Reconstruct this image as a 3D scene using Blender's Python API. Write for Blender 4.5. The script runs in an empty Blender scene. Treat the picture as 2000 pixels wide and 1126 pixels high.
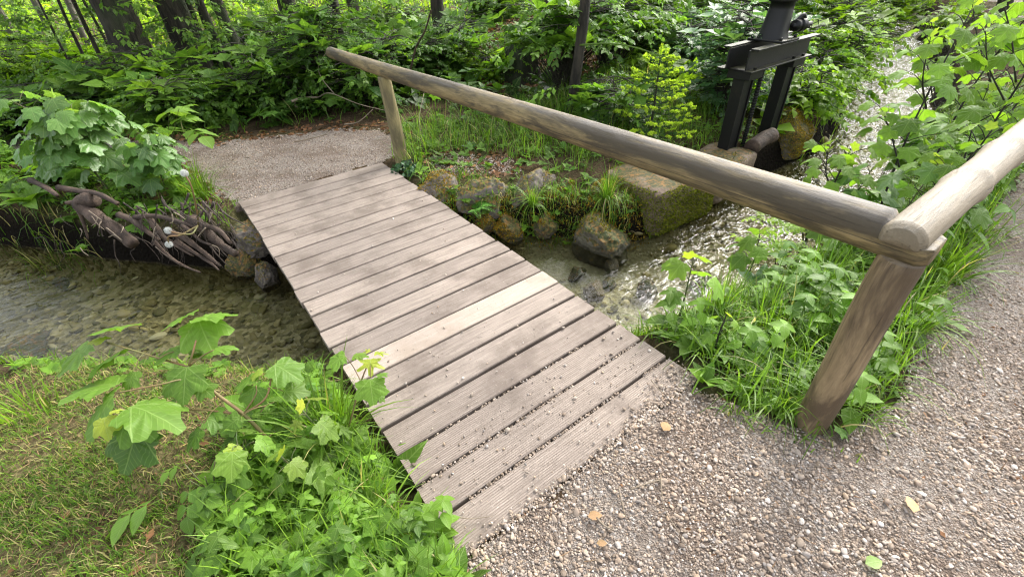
import bpy, math, random
import numpy as np
from mathutils import Matrix, Vector

SC = bpy.context.scene
COL = SC.collection
R = math.radians
rng = np.random.default_rng(11)
random.seed(5)

# ------------------------------------------------------------------ camera, sky, sun, exposure
F_PX = 889.29
CAM = np.array([-0.2046, -3.92797, 1.51854])
YAW, PITCH, ROLL = -0.61636, 0.92765, -0.046268
def _rot(y, p, r):
    cz, sz = math.cos(y), math.sin(y); cx, sx = math.cos(p), math.sin(p); cr, sr = math.cos(r), math.sin(r)
    return (np.array([[cz, -sz, 0], [sz, cz, 0], [0, 0, 1]]) @ np.array([[1, 0, 0], [0, cx, -sx], [0, sx, cx]])
            @ np.array([[cr, -sr, 0], [sr, cr, 0], [0, 0, 1]]))
CM = _rot(YAW, PITCH, ROLL)
cd = bpy.data.cameras.new("camera"); cam = bpy.data.objects.new("camera", cd); COL.objects.link(cam)
m = Matrix.Identity(4)
for i in range(3):
    for j in range(3): m[i][j] = CM[i, j]
    m[i][3] = CAM[i]
cam.matrix_world = m
cd.sensor_width = 36; cd.lens = 36 * F_PX / 2000; cd.clip_start = 0.05; cd.clip_end = 1000
SC.camera = cam

SUN_EL, SUN_AZ = R(37), R(76)          # azimuth measured from +Y towards +X
w = bpy.data.worlds.new("World"); SC.world = w; w.use_nodes = True
nt = w.node_tree
sky = nt.nodes.new("ShaderNodeTexSky"); sky.sky_type = 'NISHITA'; sky.sun_disc = False
sky.sun_elevation = SUN_EL; sky.sun_rotation = SUN_AZ; sky.air_density = 1.0; sky.dust_density = 4.0; sky.ozone_density = 0.6
bg = nt.nodes["Background"]; bg.inputs[1].default_value = 0.15
hs = nt.nodes.new("ShaderNodeHueSaturation"); hs.inputs["Saturation"].default_value = .30     # hazy, nearly white sky
nt.links.new(sky.outputs[0], hs.inputs["Color"]); nt.links.new(hs.outputs[0], bg.inputs[0])
sd = bpy.data.lights.new("sun", 'SUN'); sd.energy = .95; sd.angle = R(22); sd.color = (1, .95, .86)
sun = bpy.data.objects.new("sun", sd); COL.objects.link(sun)
dv = Vector((math.sin(SUN_AZ) * math.cos(SUN_EL), math.cos(SUN_AZ) * math.cos(SUN_EL), math.sin(SUN_EL)))
sun.rotation_euler = dv.to_track_quat('Z', 'Y').to_euler()
SC.view_settings.view_transform = 'Standard'; SC.view_settings.look = 'None'
SC.view_settings.exposure = 2.06; SC.view_settings.gamma = 1
SC.render.engine = 'CYCLES'
SC.cycles.max_bounces = 8; SC.cycles.transparent_max_bounces = 12; SC.cycles.diffuse_bounces = 4
SC.cycles.use_denoising = True; SC.cycles.filter_width = 1.2
SC.cycles.caustics_reflective = False; SC.cycles.caustics_refractive = False

# ------------------------------------------------------------------ pixel helpers (layout only)
def ray(u, v): return CM @ np.array([(u - 1000) / F_PX, -(v - 563) / F_PX, -1.0])
def at(u, v, z=0.0):
    d = ray(u, v); return CAM + d * (z - CAM[2]) / d[2]
def at_plane(u, v, p, n):
    d = ray(u, v); return CAM + d * (np.dot(np.array(p) - CAM, n) / np.dot(d, n))
def px(P):
    q = (np.asarray(P, float) - CAM) @ CM
    z = -q[..., 2]
    zz = np.where(z > .05, z, .05)
    return np.stack([1000 + F_PX * q[..., 0] / zz, 563 - F_PX * q[..., 1] / zz, z], -1)
def seen(P, mar=220):
    q = px(P)
    return (q[:, 2] > .1) & (q[:, 0] > -mar) & (q[:, 0] < 2000 + mar) & (q[:, 1] > -mar) & (q[:, 1] < 1126 + mar)

# ------------------------------------------------------------------ noise
def _h(i, j, k, s):
    n = (i.astype(np.int64) * 374761393 + j.astype(np.int64) * 668265263 + k.astype(np.int64) * 2147483647 + s * 1274126177) & 0xffffffff
    n = ((n ^ (n >> 13)) * 1274126177) & 0xffffffff
    n = (n ^ (n >> 16)) & 0xffffffff
    return n / 4294967295.0
def vnoise(P, s=0):
    P = np.asarray(P, float); f = np.floor(P); t = P - f; t = t * t * (3 - 2 * t)
    i, j, k = f[..., 0], f[..., 1], f[..., 2]
    r = 0
    for a in (0, 1):
        for b in (0, 1):
            for c in (0, 1):
                wgt = (t[..., 0] if a else 1 - t[..., 0]) * (t[..., 1] if b else 1 - t[..., 1]) * (t[..., 2] if c else 1 - t[..., 2])
                r = r + wgt * _h(i + a, j + b, k + c, s)
    return r * 2 - 1
def fbm(P, o=4, s=0):
    P = np.asarray(P, float); r = 0; a = 1; n = 0
    for k in range(o): r = r + a * vnoise(P * 2 ** k + 17.3 * k, s + k); n += a; a *= .5
    return r / n
def n2(x, y, sc, o=3, s=0):
    return fbm(np.stack([np.asarray(x) * sc, np.asarray(y) * sc, np.zeros_like(np.asarray(x, float)) + .37], -1), o, s)
def sstep(a, b, x):
    t = np.clip((x - a) / (b - a), 0, 1); return t * t * (3 - 2 * t)

# ------------------------------------------------------------------ mesh builder
class MB:
    def __init__(s): s.V = []; s.F = []; s.U = []; s.T = []; s.n = 0
    def add(s, V, F, U=None, T=None):
        V = np.asarray(V, float).reshape(-1, 3); F = np.asarray(F, int).reshape(-1, 3)
        if not len(V): return
        s.V.append(V); s.F.append(F + s.n)
        s.U.append(np.zeros((len(V), 2)) if U is None else np.asarray(U, float))
        if T is None: T = (.5, .5, 0)
        T = np.asarray(T, float)
        s.T.append(np.broadcast_to(T, (len(V), 3)) if T.ndim == 1 else T)
        s.n += len(V)
    def build(s, name, mat, parent=None, smooth=True, loc=(0, 0, 0)):
        V = np.concatenate(s.V) - np.asarray(loc, float); F = np.concatenate(s.F); U = np.concatenate(s.U); T = np.concatenate(s.T)
        me = bpy.data.meshes.new(name)
        me.vertices.add(len(V)); me.vertices.foreach_set("co", V.astype(np.float32).ravel())
        me.loops.add(len(F) * 3); me.loops.foreach_set("vertex_index", F.astype(np.int32).ravel())
        me.polygons.add(len(F)); me.polygons.foreach_set("loop_start", np.arange(0, len(F) * 3, 3, dtype=np.int32))
        me.polygons.foreach_set("use_smooth", np.full(len(F), smooth))
        me.update(calc_edges=True)
        uv = me.uv_layers.new(name="leafuv"); uv.data.foreach_set("uv", U[F.ravel()].astype(np.float32).ravel())
        ca = me.color_attributes.new("tint", 'FLOAT_COLOR', 'POINT')
        ca.data.foreach_set("color", np.concatenate([T, np.ones((len(T), 1))], 1).astype(np.float32).ravel())
        me.materials.append(mat)
        o = bpy.data.objects.new(name, me); COL.objects.link(o)
        if parent is None: o.location = loc
        else: o.parent = parent
        return o

def norm(v):
    v = np.asarray(v, float); return v / np.maximum(np.linalg.norm(v, axis=-1, keepdims=True), 1e-9)
def frames(Y, Z):
    Y = norm(Y); X = norm(np.cross(Y, Z)); return X, Y, np.cross(X, Y)
# template = (V, F, UV, T) with T an (n,2) offset of hue and value
def inst(mb, T, pos, Y, Z, s, hue=.5, val=.5, age=0., sx=None):
    pos = np.atleast_2d(pos).astype(float); N = len(pos)
    Y = np.broadcast_to(np.asarray(Y, float), (N, 3)); Z = np.broadcast_to(np.asarray(Z, float), (N, 3))
    s = np.broadcast_to(np.asarray(s, float), (N,)); X, Y, Z = frames(Y, Z)
    sx = s if sx is None else np.broadcast_to(np.asarray(sx, float), (N,))
    V, Fc, U, TT = T; k = len(V)
    P = pos[:, None] + (sx[:, None, None] * V[None, :, 0:1] * X[:, None] + s[:, None, None] * (V[None, :, 1:2] * Y[:, None] + V[None, :, 2:3] * Z[:, None]))
    Fa = Fc[None] + (np.arange(N) * k)[:, None, None]
    hue = np.broadcast_to(np.asarray(hue, float), (N,)); val = np.broadcast_to(np.asarray(val, float), (N,)); age = np.broadcast_to(np.asarray(age, float), (N,))
    tint = np.stack([np.clip(hue[:, None] + TT[None, :, 0], 0, 1), np.clip(val[:, None] + TT[None, :, 1], 0, 1), np.broadcast_to(age[:, None], (N, k))], -1)
    mb.add(P.reshape(-1, 3), Fa.reshape(-1, 3), np.tile(U, (N, 1)), tint.reshape(-1, 3))

def catmull(pts, n=6):
    P = np.asarray(pts, float)
    if len(P) < 3:
        t = np.linspace(0, 1, n + 1)[:, None]; return P[0] * (1 - t) + P[-1] * t
    Q = np.vstack([2 * P[0] - P[1], P, 2 * P[-1] - P[-2]]); out = []
    for i in range(len(P) - 1):
        a, b, c, d = Q[i:i + 4]
        for t in np.linspace(0, 1, n, endpoint=False):
            out.append(.5 * ((2 * b) + (-a + c) * t + (2 * a - 5 * b + 4 * c - d) * t * t + (-a + 3 * b - 3 * c + d) * t ** 3))
    out.append(P[-1]); return np.array(out)
def tube(mb, pts, r0, r1=None, seg=6, T=(.5, .5, 0), sm=5, rough=0., cap=True, radii=None):
    r1 = r0 if r1 is None else r1
    P = catmull(pts, sm) if sm else np.asarray(pts, float)
    n = len(P); tg = norm(np.gradient(P, axis=0))
    up = np.array([0, 0, 1.]) if abs(tg[0][2]) < .9 else np.array([1., 0, 0])
    X = norm(np.cross(tg[0], up)); A = []
    rad = np.linspace(r0, r1, n) if radii is None else np.interp(np.linspace(0, 1, n), np.linspace(0, 1, len(radii)), radii)
    an = np.linspace(0, 2 * np.pi, seg, endpoint=False)
    for i in range(n):
        X = norm(X - tg[i] * np.dot(X, tg[i])); Yv = np.cross(tg[i], X)
        ring = P[i] + rad[i] * (np.cos(an)[:, None] * X + np.sin(an)[:, None] * Yv)
        A.append(ring)
    V = np.concatenate(A)
    if rough:
        c = np.repeat(P, seg, 0); V = c + (V - c) * (1 + rough * fbm(V * 14 + 3, 3))[:, None]
    Fq = []
    i = np.arange(n - 1)[:, None]; j = np.arange(seg)[None]
    a = i * seg + j; b = i * seg + (j + 1) % seg; c = b + seg; d = a + seg
    Fq = np.concatenate([np.stack([a, b, c], -1).reshape(-1, 3), np.stack([a, c, d], -1).reshape(-1, 3)])
    if cap:
        V = np.vstack([V, P[0], P[-1]]); j = np.arange(seg)
        Fq = np.vstack([Fq, np.stack([(j + 1) % seg, j, np.full(seg, n * seg)], -1), np.stack([(n - 1) * seg + j, (n - 1) * seg + (j + 1) % seg, np.full(seg, n * seg + 1)], -1)])
    mb.add(V, Fq, None, T)
def box(mb, lo, hi, bev=0.0, T=(.5, .5, 0), M=None, sub=0):
    lo = np.array(lo, float); hi = np.array(hi, float)
    c = (lo + hi) / 2; h = (hi - lo) / 2; b = min(bev, h.min() * .9)
    V = []; idx = {}
    for ax in range(3):
        for sg in (-1, 1):
            for s1 in (-1, 1):
                for s2 in (-1, 1):
                    p = np.zeros(3); p[ax] = sg * h[ax]; a1, a2 = (ax + 1) % 3, (ax + 2) % 3
                    p[a1] = s1 * (h[a1] - b); p[a2] = s2 * (h[a2] - b)
                    idx[(ax, sg, s1, s2)] = len(V); V.append(c + p)
    F = []
    def quad(a, b_, c_, d):
        F.extend([(a, b_, c_), (a, c_, d)])
    for ax in range(3):
        for sg in (-1, 1):
            q = [idx[(ax, sg, -1, -1)], idx[(ax, sg, 1, -1)], idx[(ax, sg, 1, 1)], idx[(ax, sg, -1, 1)]]
            quad(*(q if sg > 0 else q[::-1]))
    V = np.array(V)
    if b > 0:
        def key(signs, ax):
            a1, a2 = (ax + 1) % 3, (ax + 2) % 3; return idx[(ax, signs[ax], signs[a1], signs[a2])]
        for ax in range(3):
            a1, a2 = (ax + 1) % 3, (ax + 2) % 3
            for s1 in (-1, 1):
                for s2 in (-1, 1):
                    sa = [0, 0, 0]; sa[a1] = s1; sa[a2] = s2; sb = list(sa); sa[ax] = -1; sb[ax] = 1
                    q = [key(sa, a1), key(sb, a1), key(sb, a2), key(sa, a2)]
                    quad(*(q[::-1] if s1 * s2 > 0 else q))
        for sx in (-1, 1):
            for sy in (-1, 1):
                for sz in (-1, 1):
                    s3 = (sx, sy, sz); t = [key(s3, 0), key(s3, 1), key(s3, 2)]
                    F.append(tuple(t if sx * sy * sz > 0 else t[::-1]))
    if M is not None: V = V @ np.array(M)[:3, :3].T + np.array(M)[:3, 3]
    mb.add(V, F, None, T)

# ------------------------------------------------------------------ tagging
def tag(o, label=None, cat=None, group=None, kind=None):
    if label: o['label'] = label
    if cat: o['category'] = cat
    if group: o['group'] = group
    if kind: o['kind'] = kind
    return o
def empty(name, loc, label, cat, group=None):
    o = bpy.data.objects.new(name, None); o.empty_display_size = .1; COL.objects.link(o); o.location = [float(a) for a in loc]
    return tag(o, label, cat, group)

# ------------------------------------------------------------------ materials
class G:
    def __init__(s, name, rough=.8):
        s.m = bpy.data.materials.new(name); s.m.use_nodes = True; s.t = s.m.node_tree; s.p = s.t.nodes["Principled BSDF"]
        s.p.inputs["Roughness"].default_value = rough; s.out = s.t.nodes["Material Output"]
    def n(s, typ, **kw):
        o = s.t.nodes.new(typ)
        for k, v in kw.items(): setattr(o, k, v)
        return o
    def l(s, a, b): s.t.links.new(a, b); return b
    def val(s, sock, v):
        if hasattr(v, "is_output"): s.l(v, sock)
        else: sock.default_value = v
    def math(s, op, a, b=0., c=None, clamp=False):
        o = s.n("ShaderNodeMath", operation=op); o.use_clamp = clamp
        s.val(o.inputs[0], a); s.val(o.inputs[1], b)
        if c is not None: s.val(o.inputs[2], c)
        return o.outputs[0]
    def mix(s, f, a, b, mode='MIX'):
        o = s.n("ShaderNodeMix", data_type='RGBA', blend_type=mode)
        s.val(o.inputs[0], f)
        for sk, v in ((o.inputs[6], a), (o.inputs[7], b)):
            if hasattr(v, "is_output"): s.l(v, sk)
            else: sk.default_value = (*v, 1)
        return o.outputs[2]
    def coord(s, kind="Object", scale=(1, 1, 1), loc=(0, 0, 0)):
        tc = s.n("ShaderNodeTexCoord"); mp = s.n("ShaderNodeMapping")
        mp.inputs["Scale"].default_value = scale; mp.inputs["Location"].default_value = loc
        s.l(tc.outputs[kind], mp.inputs[0]); return mp.outputs[0]
    def noise(s, vec, scale, detail=4, rough=.55, dist=0.):
        o = s.n("ShaderNodeTexNoise"); s.l(vec, o.inputs["Vector"]); o.inputs["Scale"].default_value = scale
        o.inputs["Detail"].default_value = detail; o.inputs["Roughness"].default_value = rough; o.inputs["Distortion"].default_value = dist
        return o.outputs["Fac"]
    def voro(s, vec, scale, feature='F1'):
        o = s.n("ShaderNodeTexVoronoi", feature=feature); s.l(vec, o.inputs["Vector"]); o.inputs["Scale"].default_value = scale; return o
    def ramp(s, f, stops):
        o = s.n("ShaderNodeValToRGB"); s.l(f, o.inputs[0]); e = o.color_ramp.elements
        while len(e) < len(stops): e.new(.5)
        for k, (p, c) in enumerate(stops):
            e[k].position = p; e[k].color = (*c, 1) if len(c) == 3 else c
        return o.outputs[0]
    def smooth(s, v, a, b):
        o = s.n("ShaderNodeMapRange", interpolation_type='SMOOTHSTEP'); s.l(v, o.inputs[0])
        o.inputs[1].default_value = a; o.inputs[2].default_value = b; return o.outputs[0]
    def tint(s):
        o = s.n("ShaderNodeAttribute", attribute_name="tint"); sp = s.n("ShaderNodeSeparateColor"); s.l(o.outputs["Color"], sp.inputs[0]); return sp.outputs
    def bump(s, h, strength=.5, dist=.01, nrm=None):
        o = s.n("ShaderNodeBump"); o.inputs["Strength"].default_value = strength; o.inputs["Distance"].default_value = dist
        s.l(h, o.inputs["Height"])
        if nrm is not None: s.l(nrm, o.inputs["Normal"])
        s.l(o.outputs[0], s.p.inputs["Normal"]); return o.outputs[0]
    def color(s, c): s.l(c, s.p.inputs["Base Color"])
    def normz(s):
        g = s.n("ShaderNodeNewGeometry"); sp = s.n("ShaderNodeSeparateXYZ"); s.l(g.outputs["Normal"], sp.inputs[0]); return sp.outputs[2]
    def posz(s):
        g = s.n("ShaderNodeNewGeometry"); sp = s.n("ShaderNodeSeparateXYZ"); s.l(g.outputs["Position"], sp.inputs[0]); return sp.outputs[2]
    def pos(s):
        return s.n("ShaderNodeNewGeometry").outputs["Position"]

def leafmat(name, dark, light, young=(.30, .33, .04), veins=None, trans=.40, rough=.48, spec=.32):
    g = G(name, rough); t = g.tint()
    c = g.mix(t[0], dark, light); c = g.mix(t[2], c, young)
    c = g.mix(1., c, g.ramp(t[1], [(0, (.45, .45, .45)), (.5, (.95, .95, .95)), (1, (1.6, 1.6, 1.6))]), 'MULTIPLY')
    blot = g.noise(g.pos(), 60, 3); c = g.mix(g.math('MULTIPLY', g.smooth(blot, .45, .75), .22), c, (.10, .13, .03))
    hgt = None
    if veins:
        uv = g.n("ShaderNodeUVMap", uv_map="leafuv"); sp = g.n("ShaderNodeSeparateXYZ"); g.l(uv.outputs[0], sp.inputs[0])
        if veins == 'm':
            y = g.math('SUBTRACT', sp.outputs[1], .06); a = g.math('ARCTAN2', sp.outputs[0], y)
            rr = g.math('SQRT', g.math('ADD', g.math('MULTIPLY', sp.outputs[0], sp.outputs[0]), g.math('MULTIPLY', y, y)))
            q = g.math('DIVIDE', a, .80); fr = g.math('ABSOLUTE', g.math('SUBTRACT', q, g.math('ROUND', q)))
            d = g.math('MULTIPLY', g.math('MULTIPLY', fr, .80), rr)
            v1 = g.smooth(d, .022, .004)
            s2 = g.math('SUBTRACT', rr, g.math('MULTIPLY', d, 1.1)); s2 = g.math('ABSOLUTE', g.math('SUBTRACT', g.math('FRACT', g.math('MULTIPLY', s2, 9.)), .5))
            v2 = g.math('MULTIPLY', g.smooth(s2, .14, .02), .45)
        else:
            ax = g.math('ABSOLUTE', sp.outputs[0]); v1 = g.smooth(ax, .022, .004)
            s2 = g.math('SUBTRACT', sp.outputs[1], g.math('MULTIPLY', ax, .9)); s2 = g.math('ABSOLUTE', g.math('SUBTRACT', g.math('FRACT', g.math('MULTIPLY', s2, 9.)), .5))
            v2 = g.math('MULTIPLY', g.smooth(s2, .16, .02), .45)
        v = g.math('MAXIMUM', v1, v2); c = g.mix(g.math('MULTIPLY', v, .38), c, (.30, .42, .13)); hgt = v
    g.color(c); g.p.inputs["Specular IOR Level"].default_value = spec
    if hgt is not None: g.bump(hgt, .35, .003)
    tr = g.n("ShaderNodeBsdfTranslucent"); ct = g.mix(1., c, (1.7, 1.75, .75), 'MULTIPLY'); g.l(ct, tr.inputs[0])
    mx = g.n("ShaderNodeMixShader"); mx.inputs[0].default_value = trans
    g.l(g.p.outputs[0], mx.inputs[1]); g.l(tr.outputs[0], mx.inputs[2]); g.l(mx.outputs[0], g.out.inputs[0])
    return g.m

MAT = {}
MAT['maple'] = leafmat("sycamore_leaf", (.060, .145, .022), (.185, .320, .036), veins='m')
MAT['maple_sheen'] = leafmat("sycamore_leaf_glossy", (.055, .140, .036), (.15, .28, .065), veins='m', rough=.36, spec=.5)
MAT['ash'] = leafmat("pinnate_leaf", (.060, .15, .022), (.175, .31, .036), veins='p')
MAT['herb'] = leafmat("herb_leaf", (.045, .120, .014), (.155, .290, .026), veins='p')
MAT['grass'] = leafmat("grass_blade", (.050, .130, .012), (.185, .31, .030), young=(.42, .34, .17), rough=.5)
MAT['beech'] = leafmat("beech_leaf", (.032, .095, .013), (.150, .275, .030), veins='p', spec=.3)
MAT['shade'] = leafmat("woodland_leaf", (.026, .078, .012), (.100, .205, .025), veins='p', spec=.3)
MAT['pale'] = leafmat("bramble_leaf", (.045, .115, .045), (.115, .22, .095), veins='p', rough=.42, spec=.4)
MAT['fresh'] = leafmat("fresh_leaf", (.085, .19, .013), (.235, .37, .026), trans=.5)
MAT['fern'] = leafmat("fern_leaf", (.05, .16, .02), (.12, .29, .035))
MAT['ivy'] = leafmat("ivy_leaf", (.012, .042, .014), (.03, .085, .024), trans=.1, rough=.3)
MAT['needle'] = leafmat("spruce_needle", (.025, .070, .025), (.055, .12, .04), young=(.46, .60, .06), trans=.35)
MAT['moss'] = leafmat("moss", (.06, .095, .014), (.22, .24, .025), young=(.40, .22, .03), trans=.2, rough=.9, spec=.1)
MAT['litter'] = leafmat("dead_leaf", (.10, .045, .022), (.26, .13, .065), young=(.36, .24, .13), trans=.15, rough=.7, spec=.2)

def simple(name, c1, c2, scale=8, rough=.7, bump=.3, stretch=(1, 1, 1), bd=.01, metal=0., spec=.4):
    g = G(name, rough); v = g.coord("Object", stretch); n = g.noise(v, scale, 6, .65)
    g.color(g.mix(g.smooth(n, .3, .7), c1, c2)); g.p.inputs["Metallic"].default_value = metal; g.p.inputs["Specular IOR Level"].default_value = spec
    if bump: g.bump(g.noise(v, scale * 4, 5, .7), bump, bd)
    return g.m
MAT['stem'] = simple("green_stem", (.06, .10, .03), (.12, .10, .045), 6, .6, .2)
MAT['redstem'] = simple("reddish_stem", (.20, .11, .05), (.14, .15, .05), 5, .55, .2)
MAT['twig'] = simple("dry_twig", (.13, .10, .07), (.26, .21, .15), 12, .8, .3)
MAT['darkstem'] = simple("dark_shrub_stem", (.018, .016, .012), (.045, .04, .028), 10, .8, .4)
MAT['root'] = simple("root_bark", (.024, .016, .011), (.105, .070, .050), 9, .75, .9, (1, 1, 1), .015)
MAT['rootlet'] = simple("rootlet", (.018, .013, .010), (.075, .055, .042), 14, .8, .3)

def bark(name, a, b, moss):
    g = G(name, .9); v = g.coord("Object", (1, 1, .22)); n = g.noise(v, 16, 7, .7, .6)
    c = g.mix(g.smooth(n, .35, .66), a, b); mo = g.noise(g.pos(), 1.7, 4)
    c = g.mix(g.math('MULTIPLY', g.smooth(mo, .45, .7), moss), c, (.035, .055, .018)); g.color(c)
    g.bump(n, 1., .04); return g.m
MAT['bark'] = bark("spruce_bark", (.012, .010, .007), (.052, .042, .030), .7)
MAT['bark_pale'] = bark("beech_bark", (.08, .072, .058), (.19, .17, .14), .4)

def wood_log(name, cols, grey, seed):
    g = G(name, .62); v = g.coord("Object", (1, 9, 9), (seed, 0, 0)); fine = g.noise(v, 7, 9, .72, .4); vf = g.coord("Object", (.5, 30, 30), (seed, 7, 2)); hair = g.smooth(g.noise(vf, 4.5, 4, .6, .3), .60, .70)
    v2 = g.coord("Object", (.5, 2.4, 2.4), (seed * 2, 3, 1)); bl = g.noise(v2, 3.2, 6, .68, .5)
    v3 = g.coord("Object", (.4, 3, 3), (seed * 3, 5, 2)); bl2 = g.noise(v3, 13, 7, .72)
    c = g.mix(g.smooth(fine, .3, .7), cols[0], cols[1])
    c = g.mix(g.smooth(bl, .41, .58), c, cols[2])
    c = g.mix(g.math('MULTIPLY', g.smooth(bl2, .55, .72), .8), c, cols[3])
    c = g.mix(g.math('MULTIPLY', hair, .55), c, tuple(x * .6 for x in cols[3]))
    up = g.smooth(g.normz(), .45, .95); gr = g.mix(g.smooth(bl2, .4, .6), grey, tuple(x * .55 for x in grey))
    c = g.mix(g.math('MULTIPLY', g.math('MULTIPLY', up, g.smooth(g.math('ADD', bl2, g.math('MULTIPLY', fine, .6)), .62, .95)), .75), c, gr)  # upward side greyed: weathering, plus sky sheen put into the colour
    t = g.tint(); c = g.mix(g.math('MULTIPLY', t[2], .93), c, (.012, .010, .008))
    g.color(c); g.p.inputs["Specular IOR Level"].default_value = .45
    g.bump(g.math('SUBTRACT', g.math('ADD', fine, g.math('MULTIPLY', bl2, .5)), g.math('MULTIPLY', hair, .6)), .6, .008); return g.m
MAT['rail_old'] = wood_log("weathered_rail", ((.140, .104, .044), (.30, .225, .105), (.058, .044, .024), (.024, .020, .014)), (.185, .165, .148), 1)
MAT['rail_new'] = wood_log("pale_rail", ((.20, .16, .108), (.27, .225, .155), (.175, .14, .09), (.12, .10, .07)), (.275, .245, .195), 4)
MAT['post'] = wood_log("brown_post", ((.175, .125, .066), (.30, .22, .125), (.088, .060, .034), (.050, .035, .023)), (.24, .20, .15), 7)
MAT['post_far'] = wood_log("olive_post", ((.19, .155, .065), (.30, .25, .12), (.12, .10, .05), (.10, .08, .04)), (.26, .23, .15), 9)

def deckmat(name, a, b, dirt, groove):
    g = G(name, .75); t = g.tint()
    v = g.coord("Object", (.55, 9, 9)); f = g.noise(v, 9, 8, .7, .3)
    v2 = g.coord("Object", (1, 1, 1)); bl = g.noise(v2, 3.1, 6, .65); sp = g.noise(v2, 85, 3, .6); sp2 = g.noise(v2, 24, 5, .7)
    c = g.mix(g.smooth(f, .3, .7), a, b)
    c = g.mix(1., c, g.ramp(t[1], [(0, (.78, .77, .77)), (1, (1.16, 1.15, 1.13))]), 'MULTIPLY')
    c = g.mix(g.math('MULTIPLY', g.smooth(bl, .44, .66), .75), c, dirt)
    c = g.mix(g.math('MULTIPLY', g.smooth(sp2, .58, .74), .55), c, tuple(x * .6 for x in dirt))
    c = g.mix(g.math('MULTIPLY', g.smooth(sp, .60, .72), .45), c, (.10, .075, .06))
    c = g.mix(g.math('MULTIPLY', g.smooth(sp, .37, .27), .30), c, (.62, .56, .50))
    sx = g.n("ShaderNodeSeparateXYZ"); g.l(v2, sx.inputs[0])
    wv = g.math('SINE', g.math('MULTIPLY', sx.outputs[1], 2 * math.pi / .0088))
    wn = g.math('MULTIPLY', g.smooth(wv, .1, .9), g.math('MULTIPLY', t[2], g.math('ADD', g.math('MULTIPLY', g.smooth(bl, .62, .40), .8), .2)))
    if groove: c = g.mix(g.math('MULTIPLY', wn, .62), c, (.115, .080, .062))
    g.color(c); g.p.inputs["Specular IOR Level"].default_value = .3
    h = g.math('ADD', g.math('MULTIPLY', f, .6), g.math('MULTIPLY', sp, .35)); h = g.math('SUBTRACT', h, g.math('MULTIPLY', wn, .5 if groove else 0.))
    g.bump(h, .5, .004); return g.m
MAT['deck'] = deckmat("weathered_decking", (.195, .160, .134), (.315, .266, .228), (.130, .102, .083), True)
MAT['deck_new'] = deckmat("new_decking", (.335, .28, .232), (.425, .362, .308), (.29, .23, .18), False)
MAT['beam'] = simple("dark_beam", (.05, .035, .026), (.09, .07, .05), 7, .85, .4)

def steel():
    g = G("black_steel", .5); n = g.noise(g.coord("Object"), 9, 6, .7); n2_ = g.noise(g.coord("Object"), 40, 4, .7)
    c = g.mix(g.smooth(n, .55, .75), (.0035, .0035, .004), (.012, .008, .006)); c = g.mix(g.math('MULTIPLY', g.smooth(n2_, .6, .75), .5), c, (.022, .014, .010))
    up = g.math('MULTIPLY', g.smooth(g.normz(), .6, .95), g.smooth(n, .38, .6)); c = g.mix(g.math('MULTIPLY', up, .75), c, (.075, .075, .03))
    g.color(c); g.bump(n2_, .25, .004); g.p.inputs["Specular IOR Level"].default_value = .35; return g.m
MAT['steel'] = steel()

def rockmat(name, a, b, mossamt, mosscol=(.15, .125, .02), wet=True):
    g = G(name, .85); v = g.pos(); n = g.noise(v, 9, 7, .68); v1 = g.noise(v, 38, 5, .7); bl = g.noise(v, 5, 5, .6)
    c = g.mix(g.smooth(n, .32, .68), a, b); c = g.mix(g.math('MULTIPLY', g.smooth(v1, .56, .7), .5), c, tuple(x * .35 for x in a))
    c = g.mix(g.math('MULTIPLY', g.smooth(v1, .40, .28), .35), c, tuple(min(1, x * 1.7) for x in b))
    z = g.normz(); f = g.math('ADD', g.math('MULTIPLY', z, .45), bl)
    mo = g.mix(g.smooth(g.noise(v, 21, 4), .35, .65), mosscol, (.24, .115, .022)); mo = g.mix(g.smooth(v1, .4, .6), mo, (.03, .045, .01))
    c = g.mix(g.math('MULTIPLY', g.smooth(f, .95 - mossamt, 1.15 - mossamt), .9), c, mo)
    if wet:
        wl = g.smooth(g.posz(), -.27, -.36); c = g.mix(g.math('MULTIPLY', wl, .45), c, (.025, .022, .010))
    g.color(c); g.bump(g.math('ADD', n, g.math('MULTIPLY', v1, .5)), .9, .02); return g.m
MAT['rock'] = rockmat("grey_rock", (.085, .072, .062), (.215, .182, .155), .30)
MAT['rock_moss'] = rockmat("mossy_rock", (.10, .085, .065), (.20, .17, .13), .62)
MAT['rock_stream'] = rockmat("stream_rock", (.075, .07, .048), (.19, .175, .13), .42, (.06, .075, .016))
MAT['rock_slab'] = rockmat("slab_rock", (.135, .095, .068), (.225, .165, .118), .20, (.085, .075, .018))

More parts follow.
